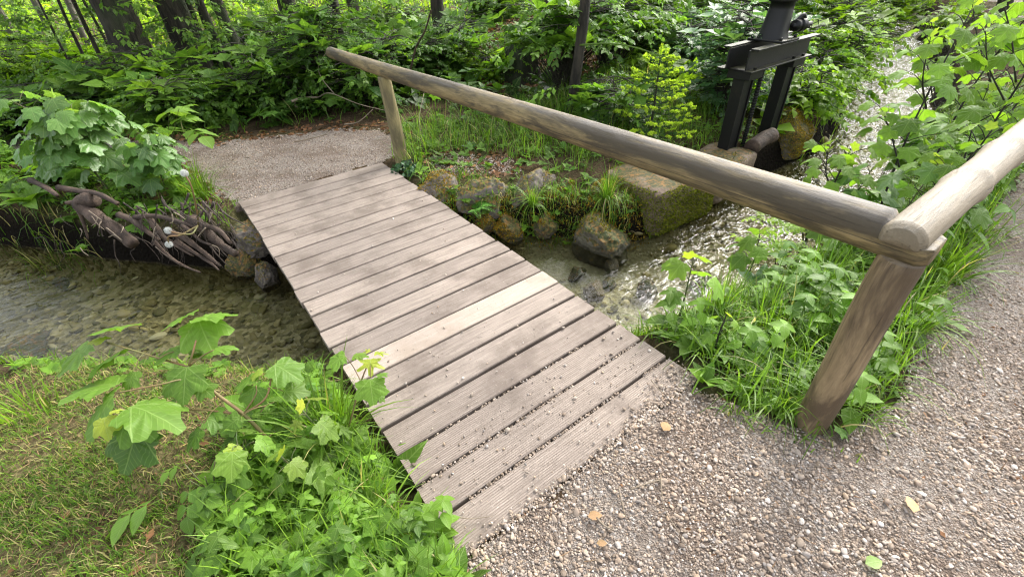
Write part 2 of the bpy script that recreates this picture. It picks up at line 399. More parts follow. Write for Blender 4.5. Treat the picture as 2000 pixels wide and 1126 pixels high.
def ground_mat():
    g = G("soil_and_litter", 1.); g.p.inputs["Specular IOR Level"].default_value = .05; v = g.pos(); n = g.noise(v, 6, 8, .7); n3 = g.noise(v, 45, 6, .75); vo = g.voro(v, 38)
    c = g.mix(g.smooth(n, .3, .7), (.045, .030, .019), (.115, .078, .048))
    c = g.mix(g.smooth(n3, .5, .72), c, (.19, .135, .085)); c = g.mix(g.math('MULTIPLY', g.smooth(n3, .45, .3), .8), c, (.022, .016, .010))
    big = g.noise(v, .8, 4); c = g.mix(g.math('MULTIPLY', g.smooth(big, .45, .6), .5), c, (.05, .07, .02))
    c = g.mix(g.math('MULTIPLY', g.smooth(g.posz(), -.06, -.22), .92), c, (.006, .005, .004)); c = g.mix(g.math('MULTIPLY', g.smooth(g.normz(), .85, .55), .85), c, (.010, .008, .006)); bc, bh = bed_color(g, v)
    sy = g.n("ShaderNodeSeparateXYZ"); g.l(v, sy.inputs[0]); lf = g.math('MULTIPLY', g.smooth(sy.outputs[0], .3, -.2), g.smooth(sy.outputs[1], -1.2, -1.7)); st = g.mix(g.smooth(n3, .38, .62), (.060, .060, .022), (.21, .175, .085)); st = g.mix(g.smooth(n, .52, .70), st, (.075, .045, .030)); c = g.mix(g.math('MULTIPLY', lf, .9), c, st); c = g.mix(g.smooth(g.posz(), -.34, -.39), c, bc)
    g.color(c); g.bump(g.math('ADD', n3, vo.outputs["Distance"]), .9, .03); return g.m
def gravel_mat():
    g = G("fine_gravel", .9); v = g.pos(); vo = g.voro(v, 95); vo2 = g.voro(v, 210); n = g.noise(v, 2.4, 5, .6)
    sp = g.n("ShaderNodeSeparateColor"); g.l(vo.outputs["Color"], sp.inputs[0]); sp2 = g.n("ShaderNodeSeparateColor"); g.l(vo2.outputs["Color"], sp2.inputs[0])
    c = g.ramp(sp.outputs[0], [(0, (.16, .125, .10)), (.35, (.26, .21, .17)), (.7, (.36, .305, .26)), (1, (.50, .46, .42))])
    c2 = g.ramp(sp2.outputs[0], [(0, (.13, .10, .075)), (.6, (.27, .215, .175)), (1, (.44, .40, .35))])
    c = g.mix(.5, c, c2); c = g.mix(g.math('MULTIPLY', g.smooth(n, .42, .62), .7), c, (.135, .088, .060))
    g.color(c); g.bump(g.math('ADD', vo.outputs["Distance"], vo2.outputs["Distance"]), 1., .012); return g.m
def bed_color(g, v):
    vo = g.voro(v, 30); n = g.noise(v, 1.6, 5, .6); n3 = g.noise(v, 26, 5, .7)
    sp = g.n("ShaderNodeSeparateColor"); g.l(vo.outputs["Color"], sp.inputs[0])
    c = g.ramp(sp.outputs[0], [(0, (.07, .06, .025)), (.5, (.235, .20, .095)), (1, (.36, .31, .19))])
    sx = g.n("ShaderNodeSeparateXYZ"); g.l(v, sx.inputs[0])
    sand = g.math('MULTIPLY', g.smooth(sx.outputs[0], .6, 1.4), g.smooth(sx.outputs[0], 3.2, 2.3)); sand = g.math('MULTIPLY', sand, g.smooth(n, .35, .5))
    c = g.mix(g.math('MULTIPLY', g.smooth(n, .40, .62), .6), c, (.10, .085, .035))
    c = g.mix(g.math('MULTIPLY', sand, .85), c, (.27, .245, .155)); c = g.mix(g.math('MULTIPLY', g.smooth(n3, .55, .7), .45), c, (.05, .05, .02))
    return c, g.math('ADD', vo.outputs["Distance"], n3)
def bed_mat():
    g = G("stream_bed_gravel", .9); c, h = bed_color(g, g.pos()); g.color(c); g.bump(h, .8, .025); return g.m
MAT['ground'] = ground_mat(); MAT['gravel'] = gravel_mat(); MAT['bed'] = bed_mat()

def pebmat(name, stops):
    g = G(name, .7); t = g.tint(); c = g.ramp(t[0], stops)
    c = g.mix(1., c, g.ramp(t[1], [(0, (.7, .7, .7)), (1, (1.25, 1.25, 1.25))]), 'MULTIPLY')
    n = g.noise(g.pos(), 260, 3, .6); c = g.mix(g.math('MULTIPLY', g.smooth(n, .5, .7), .3), c, (.14, .12, .10)); g.color(c)
    g.p.inputs["Specular IOR Level"].default_value = .4; return g.m
MAT['pebble'] = pebmat("pebbles", [(0, (.16, .118, .086)), (.20, (.245, .185, .138)), (.40, (.33, .258, .195)), (.55, (.29, .255, .23)), (.72, (.385, .312, .248)), (.84, (.36, .255, .17)), (.94, (.45, .39, .335)), (1, (.58, .53, .48))])
MAT['bedstone'] = pebmat("bed_stones", [(0, (.06, .055, .018)), (.3, (.15, .125, .045)), (.55, (.22, .18, .075)), (.85, (.28, .235, .115)), (1, (.42, .38, .25))])

def water_mat():
    g = G("stream_water", .03); t = g.t
    fr = g.n("ShaderNodeFresnel"); fr.inputs[0].default_value = 1.22
    tr = g.n("ShaderNodeBsdfTransparent"); tr.inputs[0].default_value = (.90, .92, .80, 1)
    gl = g.n("ShaderNodeBsdfGlossy"); gl.inputs["Roughness"].default_value = .07; gl.inputs[0].default_value = (1, 1, 1, 1)
    v = g.coord("Object", (.7, 1.6, 1)); n1 = g.noise(v, 9, 2, .5, .9); n2_ = g.noise(v, 24, 1, .5, .6); ti = g.tint()
    b = g.n("ShaderNodeBump"); b.inputs["Strength"].default_value = .8; b.inputs["Distance"].default_value = .045
    g.l(g.math('MULTIPLY', g.math('ADD', n1, g.math('MULTIPLY', n2_, .30)), ti[0]), b.inputs["Height"])
    g.l(b.outputs[0], fr.inputs[1]); g.l(b.outputs[0], gl.inputs["Normal"])
    mx = g.n("ShaderNodeMixShader"); g.l(fr.outputs[0], mx.inputs[0]); g.l(tr.outputs[0], mx.inputs[1]); g.l(gl.outputs[0], mx.inputs[2]); g.l(mx.outputs[0], g.out.inputs[0])
    return g.m
MAT['water'] = water_mat()
gw = G("dandelion_fluff", .9); gw.p.inputs["Base Color"].default_value = (.62, .63, .60, 1); MAT['fluff'] = gw.m

# ------------------------------------------------------------------ terrain
WATER_Z, BED_Z = -0.36, -0.52
FAR_BANK = [(-14, 15), (-6, 6.3), (-3.2, 3.0), (-1.66, 1.30), (-.85, .30), (-.36, -.24), (.1, -.62), (.7, -.78), (1.3, -.95), (1.9, -1.45), (2.3, -1.95), (2.8, -2.02), (3.3, -1.98), (3.7, -1.95), (4.7, -1.95), (5.2, -1.98), (6.2, -1.74), (8, -1.15), (9.7, -.62), (14, 1.6), (24, 5.5)]
NEAR_BANK = [(24, 3.4), (14, -.2), (10.6, -1.45), (9, -1.95), (7, -2.5), (5, -2.9), (3.3, -3.02), (2.3, -2.96), (1.7, -2.84), (1.2, -2.66), (.6, -2.3), (.0, -1.95), (-.6, -1.45), (-1.54, -.6), (-3, 1.0), (-6, 4.2), (-14, 12)]
CHAN = np.array(FAR_BANK + NEAR_BANK)
def poly_sdf(poly, x, y):
    P = np.stack([x, y], -1); d = np.full(x.shape, 1e9); ins = np.zeros(x.shape, bool); n = len(poly)
    for i in range(n):
        a = np.array(poly[i]); b = np.array(poly[(i + 1) % n]); e = b - a; w_ = P - a
        t = np.clip((w_ @ e) / max(e @ e, 1e-9), 0, 1); d = np.minimum(d, np.linalg.norm(w_ - t[..., None] * e, axis=-1))
        c = ((a[1] > y) != (b[1] > y)); 
        with np.errstate(divide='ignore', invalid='ignore'):
            xi = (b[0] - a[0]) * (y - a[1]) / (b[1] - a[1] + 1e-12) + a[0]
        ins ^= c & (x < xi)
    return np.where(ins, -d, d)
NEAR_PATH = [(-.02, -3.30), (1.14, -3.30), (1.20, -3.52), (1.33, -3.80), (1.75, -3.88), (2.4, -3.74), (3.5, -3.66), (5, -3.58), (7, -3.30), (10, -2.7), (14, -1.6), (24, 2), (24, -1), (12, -6), (5, -9), (-3, -9), (-1.2, -6), (-.25, -4.3)]
FAR_PATH = [(-.02, .02), (1.22, .02), (1.55, .25), (1.62, .9), (1.25, 1.28), (.7, 1.5), (.1, 1.75), (-.8, 2.75), (-2.5, 4.6), (-4, 5.8), (-4.6, 5.0), (-2.6, 3.4), (-1.0, 1.9), (-.28, 1.2), (-.22, .5)]
def ground_z(x, y):
    x = np.asarray(x, float); y = np.asarray(y, float); d = poly_sdf(CHAN, x, y)
    d = d + .05 * n2(x, y, 3.1, 3, 5)
    far = y > (np.interp(x, [-6, -1.5, 0, 1.2, 2.5, 5, 10], [5.2, .3, -1.3, -1.8, -2.4, -2.4, -.9]))
    t = np.where(far, np.where(x < .1, sstep(-.04, .10, d), sstep(-.16, .10, d)), sstep(-.25, .28, d))
    bank = -.10 * np.exp(-np.maximum(d, 0) / .35) + .025 * n2(x, y, 1.3, 3, 8) * sstep(.1, .8, d)
    bank = bank + .55 * np.exp(-(((x - 5.6) / 1.9) ** 2 + ((y - 3.1) / 1.2) ** 2)) + .25 * np.exp(-(((x - 4.0) / .9) ** 2 + ((y + .3) / .6) ** 2)) * (y > -1.75)
    bank = bank + .22 * np.exp(-(((x + 1.6) / .8) ** 2 + ((y - 2.0) / .6) ** 2)) + sstep(14, 70, np.hypot(x, y)) * 1.0
    bank = bank + .04 * sstep(-.1, -1.2, x) * (y < -1.4)
    pn = poly_sdf(NEAR_PATH, x, y); pf = poly_sdf(FAR_PATH, x, y)
    bank = np.where(d > 0, bank * sstep(-.05, .35, np.minimum(pn, pf)) - .004, bank)
    bed = BED_Z + .035 * n2(x, y, 2.2, 4, 3) + .05 * sstep(-.3, 0, d)
    z = bed * (1 - t) + bank * t
    z = z + .006 * n2(x, y, 14, 2, 9)
    under = (x > -.06) & (x < 1.26) & (y > -3.20) & (y < .0)
    z = np.where(under, np.minimum(z, -.07), z)
    lip = (x > -.03) & (x < 1.23) & (y > -3.285) & (y <= -3.20)
    z = np.where(lip, np.minimum(z, -.034), z)
    return z
def axis(lo, hi, step, out):
    a = list(np.arange(lo, hi + 1e-6, step)); s = step; v = a[-1]; u = a[0]; L = []; H = []
    while v < out: s *= 1.22; v += s; H.append(v)
    s = step
    while u > -out: s *= 1.22; u -= s; L.append(u)
    return np.array(L[::-1] + a + H)
gx = axis(-3.2, 7.0, .035, 220); gy = axis(-5.2, 4.2, .035, 220)
X, Y = np.meshgrid(gx, gy, indexing='ij'); Z = ground_z(X, Y)
V = np.stack([X, Y, Z], -1).reshape(-1, 3); nx, ny = len(gx), len(gy)
ii, jj = np.meshgrid(np.arange(nx - 1), np.arange(ny - 1), indexing='ij')
A = (ii * ny + jj).ravel(); B = A + ny; C_ = B + 1; D = A + 1
fx = (X[:-1, :-1] + X[1:, 1:]).ravel() / 2; fy = (Y[:-1, :-1] + Y[1:, 1:]).ravel() / 2
jit = .05 * n2(fx, fy, 6, 2, 40)
fd = poly_sdf(CHAN, fx, fy); isb = fd < -.16
isg = (np.minimum(poly_sdf(NEAR_PATH, fx, fy) + jit, poly_sdf(FAR_PATH, fx, fy) + 2.2 * jit) < 0) & ~isb
def terr(name, sel, mat):
    F = np.concatenate([np.stack([A, B, C_], -1)[sel], np.stack([A, C_, D], -1)[sel]]); u, inv = np.unique(F, return_inverse=True)
    mb = MB(); mb.add(V[u], inv.reshape(-1, 3)); o = mb.build(name, mat); tag(o, kind='structure'); return o
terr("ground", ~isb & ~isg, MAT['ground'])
terr("stream_bed", isb, MAT['bed'])
isn = poly_sdf(NEAR_PATH, fx, fy) < .3
terr("gravel_path", isg & isn, MAT['gravel'])
terr("far_gravel_path", isg & ~isn, MAT['gravel'])

# water surface: a sheet over the channel with real ripples
wx = np.concatenate([np.arange(-9, -2.5, .12), np.arange(-2.5, 5.5, .022), np.arange(5.5, 13, .05), np.arange(13, 24, .3)])
wt = np.linspace(0, 1, 130)
fb = np.array(FAR_BANK); nb = np.array(NEAR_BANK[::-1])
fy_ = np.interp(wx, fb[:, 0], fb[:, 1]) + .22; ny_ = np.interp(wx, nb[:, 0], nb[:, 1]) - .22
WX = np.repeat(wx[:, None], len(wt), 1); WY = ny_[:, None] * (1 - wt) + fy_[:, None] * wt
chop = .20 + .62 * sstep(1.6, 2.9, WX) + .5 * sstep(-.2, .5, WX) * sstep(-1.3, -1.9, WY) * sstep(1.5, .6, WX)
chop = chop * (1 - .85 * sstep(-2.35, -2.0, WY) * sstep(2.7, 2.2, WX) * sstep(.2, .6, WX))
ca, sa = math.cos(.35), math.sin(.35)
U1 = WX * ca + WY * sa; U2 = -WX * sa + WY * ca
WZ = WATER_Z + chop * (.013 * fbm(np.stack([U1 * 5, U2 * 9, U1 * 0 + 1.3], -1), 3, 21) + .010 * fbm(np.stack([U1 * 12, U2 * 20, U1 * 0 + 4.1], -1), 1, 23))
Vw = np.stack([WX, WY, WZ], -1).reshape(-1, 3); n1, n2_ = WX.shape
ii, jj = np.meshgrid(np.arange(n1 - 1), np.arange(n2_ - 1), indexing='ij'); a = (ii * n2_ + jj).ravel()
mb = MB(); mb.add(Vw, np.concatenate([np.stack([a, a + n2_, a + n2_ + 1], -1), np.stack([a, a + n2_ + 1, a + 1], -1)]), None, np.stack([chop.ravel(), chop.ravel(), chop.ravel()], -1))
tag(mb.build("stream_water", MAT['water']), kind='structure')
# ------------------------------------------------------------------ footbridge
fb_root = empty("footbridge", (0, 0, 0), "weathered plank footbridge with one pale plank crossing the shallow stream", "footbridge")
GAPS = [0] + [-.15 * k for k in range(1, 22)] + [-3.305]
PALE = 15
dk = MB(); pr = np.random.default_rng(3)
def plank(mb, k):
    y1, y0 = GAPS[k], GAPS[k + 1]
    gp = (.0042, .0042, .002, .004, .004, .004, .007, .003, .005, .005, .007, .006, .008, .008, .003, .004, .011, .011, .010, .008, .008, .004)[k] if k < 22 else .004
    gp = gp * 1.0 + .0062
    e0 = pr.uniform(-.006, .006); e1 = pr.uniform(-.006, .008)
    n = 14
    xs = np.linspace(0 + e0, 1.2 + e1, n)
    warp = .0012 * fbm(np.stack([xs * 1.5, np.full(n, k * 3.1), np.zeros(n)], -1), 2)
    zt = pr.uniform(-.0015, .0015) + (-.004 if k == 21 else 0)
    prof = [(y0 + gp, -.046), (y0 + gp, -.004), (y0 + gp + .004, 0), (y1 - .004, 0), (y1, -.004), (y1, -.046)]
    wob = .0012 * fbm(np.stack([xs * 6, np.full(n, k * 1.7), np.zeros(n) + 4], -1), 2)
    P = np.array([[(xs[i], py + wob[i], pz + zt + warp[i]) for (py, pz) in prof] for i in range(n)]); q = len(prof)
    F = []
    for i in range(n - 1):
        for j in range(q):
            a = i * q + j; b = i * q + (j + 1) % q; c = b + q; d = a + q; F += [(a, b, c), (a, c, d)]
    for base, fl in ((0, 1), ((n - 1) * q, 0)):
        t = [(base, base + j, base + j + 1) for j in range(1, q - 1)]; F += [x[::-1] if fl else x for x in t]
    F = np.array(F)[:, ::-1]
    groove = 1.0 if k in (19, 20, 21) else (.75 if k in (18,) else pr.uniform(.0, .22))
    mb.add(P.reshape(-1, 3), F, None, (pr.uniform(.2, .8), pr.uniform(.2, .9), groove))
for k in range(22):
    if k != PALE: plank(dk, k)
deck = dk.build("deck", MAT['deck'], fb_root, smooth=False)
pm = MB(); plank(pm, PALE); pl = pm.build("plank", MAT['deck_new'], fb_root, smooth=False); pl['label'] = "pale new replacement plank"
for x in (.10, .60, 1.10):
    b = MB(); box(b, (x - .05, -3.16, -.19), (x + .05, -.06, -.048), .006); b.build("beam", MAT['beam'], fb_root)
for x0, y0 in ((-.06, -3.19), (-.06, -.10)): pass

# ------------------------------------------------------------------ log railing
def logmesh(L, r0, r1, seed, crack=None, lap0=None, lap1=None, nseg=56, nl=150, bend=.012, knots=(), shrink=.26):
    """log along local +X; crack = (start, end, angle, depth); lap = (length, sign) halves the log near an end"""
    mb = MB(); an = np.linspace(0, 2 * np.pi, nseg, endpoint=False)
    if crack:
        ca_ = crack[2]; an = np.sort(np.concatenate([an[np.abs(((an - ca_ + np.pi) % (2 * np.pi)) - np.pi) > .06], [ca_ - .035, ca_ - .012, ca_, ca_ + .012, ca_ + .035]]))
    nseg = len(an)
    xs = np.linspace(0, L, nl); ex = np.array([0, .004, .012, .024]); xs = np.unique(np.concatenate([ex, xs, L - ex]))
    XX, AA = np.meshgrid(xs, an, indexing='ij')
    wander = .10 * n2(XX[:, 0], XX[:, 0] * 0, 1.6, 2, seed)[:, None] if crack else 0
    A2 = AA + wander
    rr = r0 + (r1 - r0) * XX / L
    dx = np.minimum(XX, L - XX); rr = rr * (1 - shrink * (1 - sstep(0, .022, dx)))
    cyl = np.stack([XX * 1.5, np.cos(A2) * 1.2, np.sin(A2) * 1.2], -1)
    rr = rr * (1 + .022 * fbm(cyl + seed, 3, seed) + .010 * fbm(np.stack([XX * 3, np.cos(A2) * 7, np.sin(A2) * 7], -1), 2, seed + 2))
    for kx, ka, kr in knots: rr = rr + .009 * np.exp(-((XX - kx - .05 * np.cos(A2 - ka)) / .03) ** 2)
    age = np.zeros_like(XX)
    if crack:
        near = np.abs(((AA - crack[2] + np.pi) % (2 * np.pi)) - np.pi)
        along = sstep(crack[0], crack[0] + .25, XX) * sstep(crack[1] + .02, crack[1] - .1, XX)
        wdt = along * (.6 + .4 * n2(XX, AA * 0, 4, 2, seed))
        rr = rr - crack[3] * wdt * (near < .006); age = np.where(near < .02, wdt, 0)
    Y_ = rr * np.cos(A2) + bend * np.sin(XX / L * np.pi * 1.3 + seed); Z_ = rr * np.sin(A2) + bend * .6 * np.sin(XX / L * np.pi * 2 + 1 + seed)
    for lp, isend in ((lap0, False), (lap1, True)):
        if lp:
            s = (L - XX) if isend else XX
            m_ = s < lp[0]
            Z_ = np.where(m_ & (lp[1] > 0), np.minimum(Z_, lp[2]), Z_); Z_ = np.where(m_ & (lp[1] < 0), np.maximum(Z_, lp[2]), Z_)
    V = np.stack([XX, Y_, Z_], -1).reshape(-1, 3); n = len(xs)
    i, j = np.meshgrid(np.arange(n - 1), np.arange(nseg), indexing='ij'); a = (i * nseg + j).ravel(); b = (i * nseg + (j + 1) % nseg).ravel()
    F = np.concatenate([np.stack([a, b, b + nseg], -1), np.stack([a, b + nseg, a + nseg], -1)])
    V = np.vstack([V, V[:nseg].mean(0), V[-nseg:].mean(0)]); j = np.arange(nseg)
    F = np.vstack([F, np.stack([(j + 1) % nseg, j, np.full(nseg, n * nseg)], -1), np.stack([(n - 1) * nseg + j, (n - 1) * nseg + (j + 1) % nseg, np.full(nseg, n * nseg + 1)], -1)])
    T = np.stack([np.full(XX.shape, .5), np.full(XX.shape, .5), age], -1).reshape(-1, 3); T = np.vstack([T, (.5, .5, 0), (.5, .5, 0)])
    mb.add(V, F, None, T); return mb
rail_root = empty("log_railing", (1.345, -3.72, 0), "round log handrail on two posts running beside the footbridge with a corner joint", "railing")
def place(o, loc, xdir, up=(0, 0, 1)):
    x = norm(xdir); y = norm(np.cross(up, x)); z = np.cross(x, y); M = Matrix.Identity(4)
    for k in range(3): M[k][0], M[k][1], M[k][2], M[k][3] = x[k], y[k], z[k], loc[k]
    o.matrix_local = Matrix.Translation((-1.345, 3.72, 0)) @ M
o = logmesh(4.965, .051, .068, 3, crack=(3.1, 4.965, math.pi * 1 - .12 + .25, .016), lap1=(.125, 1, .010), bend=.008).build("rail", MAT['rail_old'], rail_root)
place(o, (1.345, 1.20, .748), (0, -4.965, .068)); o['label'] = "long dark weathered rail over the stream side of the bridge"
o = logmesh(3.4, .059, .053, 8, lap0=(.13, -1, -.006), knots=((.56, 2.2, 1), (1.02, 2.4, 1)), bend=.01, nl=120).build("rail", MAT['rail_new'], rail_root)
place(o, (1.275, -3.70, .822), (3.4, .06, -.015)); o['label'] = "pale grey rail running along the gravel path"
def postmesh(L, r0, r1, seed): return logmesh(L, r0, r1, seed, crack=(.45, L - .02, 2.2, .012), nl=70, bend=.006, shrink=.05)
o = postmesh(.965, .056, .058, 14).build("post", MAT['post'], rail_root); place(o, (1.335, -3.705, -.2), (0.0, -.005, .965), (0, 1, 0)); o['label'] = "brown post under the corner joint"
o = postmesh(.915, .060, .052, 19).build("post", MAT['post_far'], rail_root); place(o, (1.35, -.10, -.2), (-.012, .0, .92), (0, 1, 0)); o['label'] = "greenish post at the far bridge end"

# ------------------------------------------------------------------ sluice gate
SY = -1.80
sl = empty("sluice_gate", (4.15, SY, 0), "black steel sluice gate frame with gearbox standing on mossy stone beside stream", "sluice gate")
lo = (4.15, SY, 0)
def slpart(name, mb, smooth=False): return mb.build(name, MAT['steel'], sl, smooth, loc=lo)
for xc in (3.77, 4.46):
    b = MB()
    box(b, (xc - .078, SY - .052, -.25), (xc - .06, SY + .05, .5735), .003); box(b, (xc + .06, SY - .052, -.25), (xc + .078, SY + .05, .5735), .003)
    box(b, (xc - .06, SY - .040, -.25), (xc + .06, SY + .035, .5735), .002)
    box(b, (xc - .115, SY - .12, .642), (xc + .115, SY + .12, .652), .002)
    box(b, (xc - .10, SY - .10, .575), (xc + .10, SY + .10, .640), .004)
    slpart("pillar", b)
for yc, sg in ((SY - .115, -1), (SY + .115, 1)):
    b = MB()
    web = yc - sg * .03
    box(b, (3.60, web - .006, .654), (4.56, web + .006, .806), .002)
    box(b, (3.61, min(web, web + sg * .066), .806), (4.58, max(web, web + sg * .066), .818), .002)
    box(b, (3.58, min(web, web + sg * .066), .6525), (4.54, max(web, web + sg * .066), .664), .002)
    for x in (3.68, 4.28, 4.44): 
        tube(b, [(x, web + sg * .035, .664), (x, web + sg * .035, .682)], .014, seg=6, sm=0)
    slpart("crossbeam", b)
# gear housing: flared foot, curved body, cap
gh = MB(); gx0, gz0 = 4.08, .819
box(gh, (gx0 - .135, SY - .15, gz0), (gx0 + .135, SY + .15, gz0 + .016), .003)
def loft(mb, secs, n=28, pw=3.2):
    V = []; an = np.linspace(0, 2 * np.pi, n, endpoint=False)
    for (cx, cy, z, hx, hy) in secs:
        c, s = np.cos(an), np.sin(an); V.append(np.stack([cx + hx * np.sign(c) * np.abs(c) ** (2 / pw), cy + hy * np.sign(s) * np.abs(s) ** (2 / pw), np.full(n, z)], -1))
    V = np.concatenate(V); m_ = len(secs); i, j = np.meshgrid(np.arange(m_ - 1), np.arange(n), indexing='ij'); a = (i * n + j).ravel(); b = (i * n + (j + 1) % n).ravel()
    F = np.concatenate([np.stack([a, b, b + n], -1), np.stack([a, b + n, a + n], -1)])
    V = np.vstack([V, V[-n:].mean(0)]); j = np.arange(n); F = np.vstack([F, np.stack([(m_ - 1) * n + j, (m_ - 1) * n + (j + 1) % n, np.full(n, m_ * n)], -1)])
    mb.add(V, F)
loft(gh, [(gx0 - .02, SY, gz0 + .016, .110, .11), (gx0 - .02, SY, gz0 + .05, .092, .10), (gx0 - .01, SY, gz0 + .14, .084, .09), (gx0, SY, gz0 + .22, .078, .085), (gx0, SY, gz0 + .27, .076, .083), (gx0, SY, gz0 + .272, .090, .098), (gx0, SY, gz0 + .30, .090, .098), (gx0, SY, gz0 + .304, .08, .09), (gx0, SY, gz0 + .36, .085, .08), (gx0, SY, gz0 + .38, .05, .05)])
for sx in (-.112, .112):
    for sy in (-.12, .12): tube(gh, [(gx0 + sx, SY + sy, gz0 + .016), (gx0 + sx, SY + sy, gz0 + .036)], .014, seg=6, sm=0)
ho = slpart("gear_housing", gh, True)
cs = MB()
tube(cs, [(gx0 + .06, SY - .10, gz0 + .10), (gx0 + .30, SY - .13, gz0 + .095)], .018, seg=12, sm=0)
tube(cs, [(gx0 + .09, SY - .10, gz0 + .10), (gx0 + .14, SY - .107, gz0 + .10)], .042, seg=16, sm=0)
tube(cs, [(gx0 + .15, SY - .108, gz0 + .10), (gx0 + .155, SY - .109, gz0 + .10), (gx0 + .19, SY - .115, gz0 + .098), (gx0 + .195, SY - .116, gz0 + .098)], .05, seg=18, sm=0)
tube(cs, [(gx0 + .10, SY - .09, gz0 + .12), (gx0 + .17, SY - .11, gz0 + .17), (gx0 + .20, SY - .12, gz0 + .12)], .016, seg=8)
c_ = cs.build("crank_shaft", MAT['steel'], ho, True, loc=lo)
rod = MB(); zz = np.linspace(-.25, .66, 130); rad = .019 + .004 * np.sin(zz * 260)
tube(rod, np.stack([np.full_like(zz, 4.05), np.full_like(zz, SY + .0), zz], -1), .02, seg=12, sm=0, radii=rad)
slpart("lifting_screw", rod, True)

# ------------------------------------------------------------------ rocks
def ico(sub):
    t = (1 + 5 ** .5) / 2
    V = [(-1, t, 0), (1, t, 0), (-1, -t, 0), (1, -t, 0), (0, -1, t), (0, 1, t), (0, -1, -t), (0, 1, -t), (t, 0, -1), (t, 0, 1), (-t, 0, -1), (-t, 0, 1)]
    F = [(0, 11, 5), (0, 5, 1), (0, 1, 7), (0, 7, 10), (0, 10, 11), (1, 5, 9), (5, 11, 4), (11, 10, 2), (10, 7, 6), (7, 1, 8), (3, 9, 4), (3, 4, 2), (3, 2, 6), (3, 6, 8), (3, 8, 9), (4, 9, 5), (2, 4, 11), (6, 2, 10), (8, 6, 7), (9, 8, 1)]
    V = [np.array(v) / math.sqrt(1 + t * t) for v in V]
    for _ in range(sub):
        mid = {}; G_ = []
        def md(a, b):
            k = (min(a, b), max(a, b))
            if k not in mid: v = V[a] + V[b]; V.append(v / np.linalg.norm(v)); mid[k] = len(V) - 1
            return mid[k]
        for a, b, c in F:
            x, y, z = md(a, b), md(b, c), md(c, a); G_ += [(a, x, z), (b, y, x), (c, z, y), (x, y, z)]
        F = G_
    return np.array(V), np.array(F)
ICO = [ico(k) for k in range(6)]
def rz(a):
    return np.array([[math.cos(a), -math.sin(a), 0], [math.sin(a), math.cos(a), 0], [0, 0, 1]])
def rock_geo(c, s, seed, rot=0, cuts=6, rough=.16, sub=5, boxy=0.):
    V, F = ICO[sub]; V = V.copy(); r = np.random.default_rng(seed)
    if boxy: V = V / (np.abs(V) ** boxy).sum(1, keepdims=True) ** (1 / boxy)
    for _ in range(cuts):
        d = norm(r.normal(size=3)); h = r.uniform(.55, .85); k = V @ d; V = V - np.maximum(k - h, 0)[:, None] * d * .92
    V = V * (1 + rough * fbm(V * 1.7 + seed, 4, seed)[:, None] + rough * .28 * fbm(V * 7 + seed, 4, seed + 1)[:, None])
    return (V * np.array(s)) @ rz(rot).T + np.array(c), F
def moss_on(mb, V, F, n, seed, zmin=.3, hgt=(.008, .022), age=(0, .5), thr=-.05, zmax=2.):
    r = np.random.default_rng(seed); a, b, c = V[F[:, 0]], V[F[:, 1]], V[F[:, 2]]; N = np.cross(b - a, c - a); ar = np.linalg.norm(N, axis=1); N = N / np.maximum(ar, 1e-12)[:, None]
    i = r.choice(len(F), n, p=ar / ar.sum()); u, v = r.random(n), r.random(n); sw = u + v > 1; u[sw], v[sw] = 1 - u[sw], 1 - v[sw]
    P = a[i] + u[:, None] * (b - a)[i] + v[:, None] * (c - a)[i]; nn = N[i]
    k = (nn[:, 2] > zmin) & (nn[:, 2] < zmax) & (fbm(P * 6, 3, seed) > thr) & (P[:, 2] > WATER_Z + .02); P, nn = P[k], nn[k]; n = len(P)
    d = norm(nn + r.normal(size=(n, 3)) * .5); inst(mb, T_BLADE, P, d, r.normal(size=(n, 3)), r.uniform(*hgt, n), r.random(n), r.random(n), r.uniform(*age, n), sx=r.uniform(.004, .009, n))
T_BLADE = (np.array([(-.5, 0, 0), (.5, 0, 0), (-.4, .5, .05), (.4, .5, .05), (0, 1, .2)]), np.array([(0, 1, 3), (0, 3, 2), (2, 3, 4)]), np.zeros((5, 2)), np.zeros((5, 2)))
def rock(name, c, s, seed, rot, mat, label, cat="rock", cuts=7, rough=.30, moss=0, age=(0, .5), zmin=.2, boxy=0., group=None, thr=-.05, sub=5, zmax=2.):
    V, F = rock_geo(c, s, seed, rot, cuts, rough, sub, boxy); mb = MB(); mb.add(V, F); o = mb.build(name, MAT[mat], None, True, loc=c); tag(o, label, cat, group)
    if moss:
        mm = MB(); moss_on(mm, V, F, moss, seed, zmin, age=age, thr=thr, zmax=zmax); mo = mm.build("moss", MAT['moss'], o, True, loc=c); mo['kind'] = 'stuff'
    return o
BK = "rocks along the far bank"
rock("boulder", at(858, 388, -.15) , (.25, .20, .22), 21, .5, 'rock', "brown streaked rock beside the right edge of the far deck end", "rock", moss=5000, age=(.1, 1), group=BK)
rock("boulder", at(950, 396, -.16), (.24, .18, .22), 22, -.3, 'rock', "grey bank rock with a pointed right corner, middle of the three", "rock", group=BK, moss=700)
rock("boulder", at(1048, 380, -.13), (.27, .18, .20), 23, .2, 'rock', "large grey bank rock under the grass, right of three", "rock", group=BK, moss=900)
rock("mossy_stone", at(998, 448, -.30), (.135, .11, .13), 24, .2, 'rock_moss', "round stone capped with orange moss at the water edge", "stone", moss=5000, age=(.2, 1), group=BK)
rock("mossy_stone", at(1065, 438, -.30), (.13, .11, .12), 25, .9, 'rock_moss', "brown mossy stone between two rounder stones at the waterline", "stone", moss=4500, age=(.4, 1), group=BK)
rock("mossy_stone", at(1130, 425, -.27), (.13, .13, .16), 26, .1, 'rock_moss', "rusty moss covered stone just left of the flat slab", "stone", moss=5000, age=(.4, 1), group=BK)
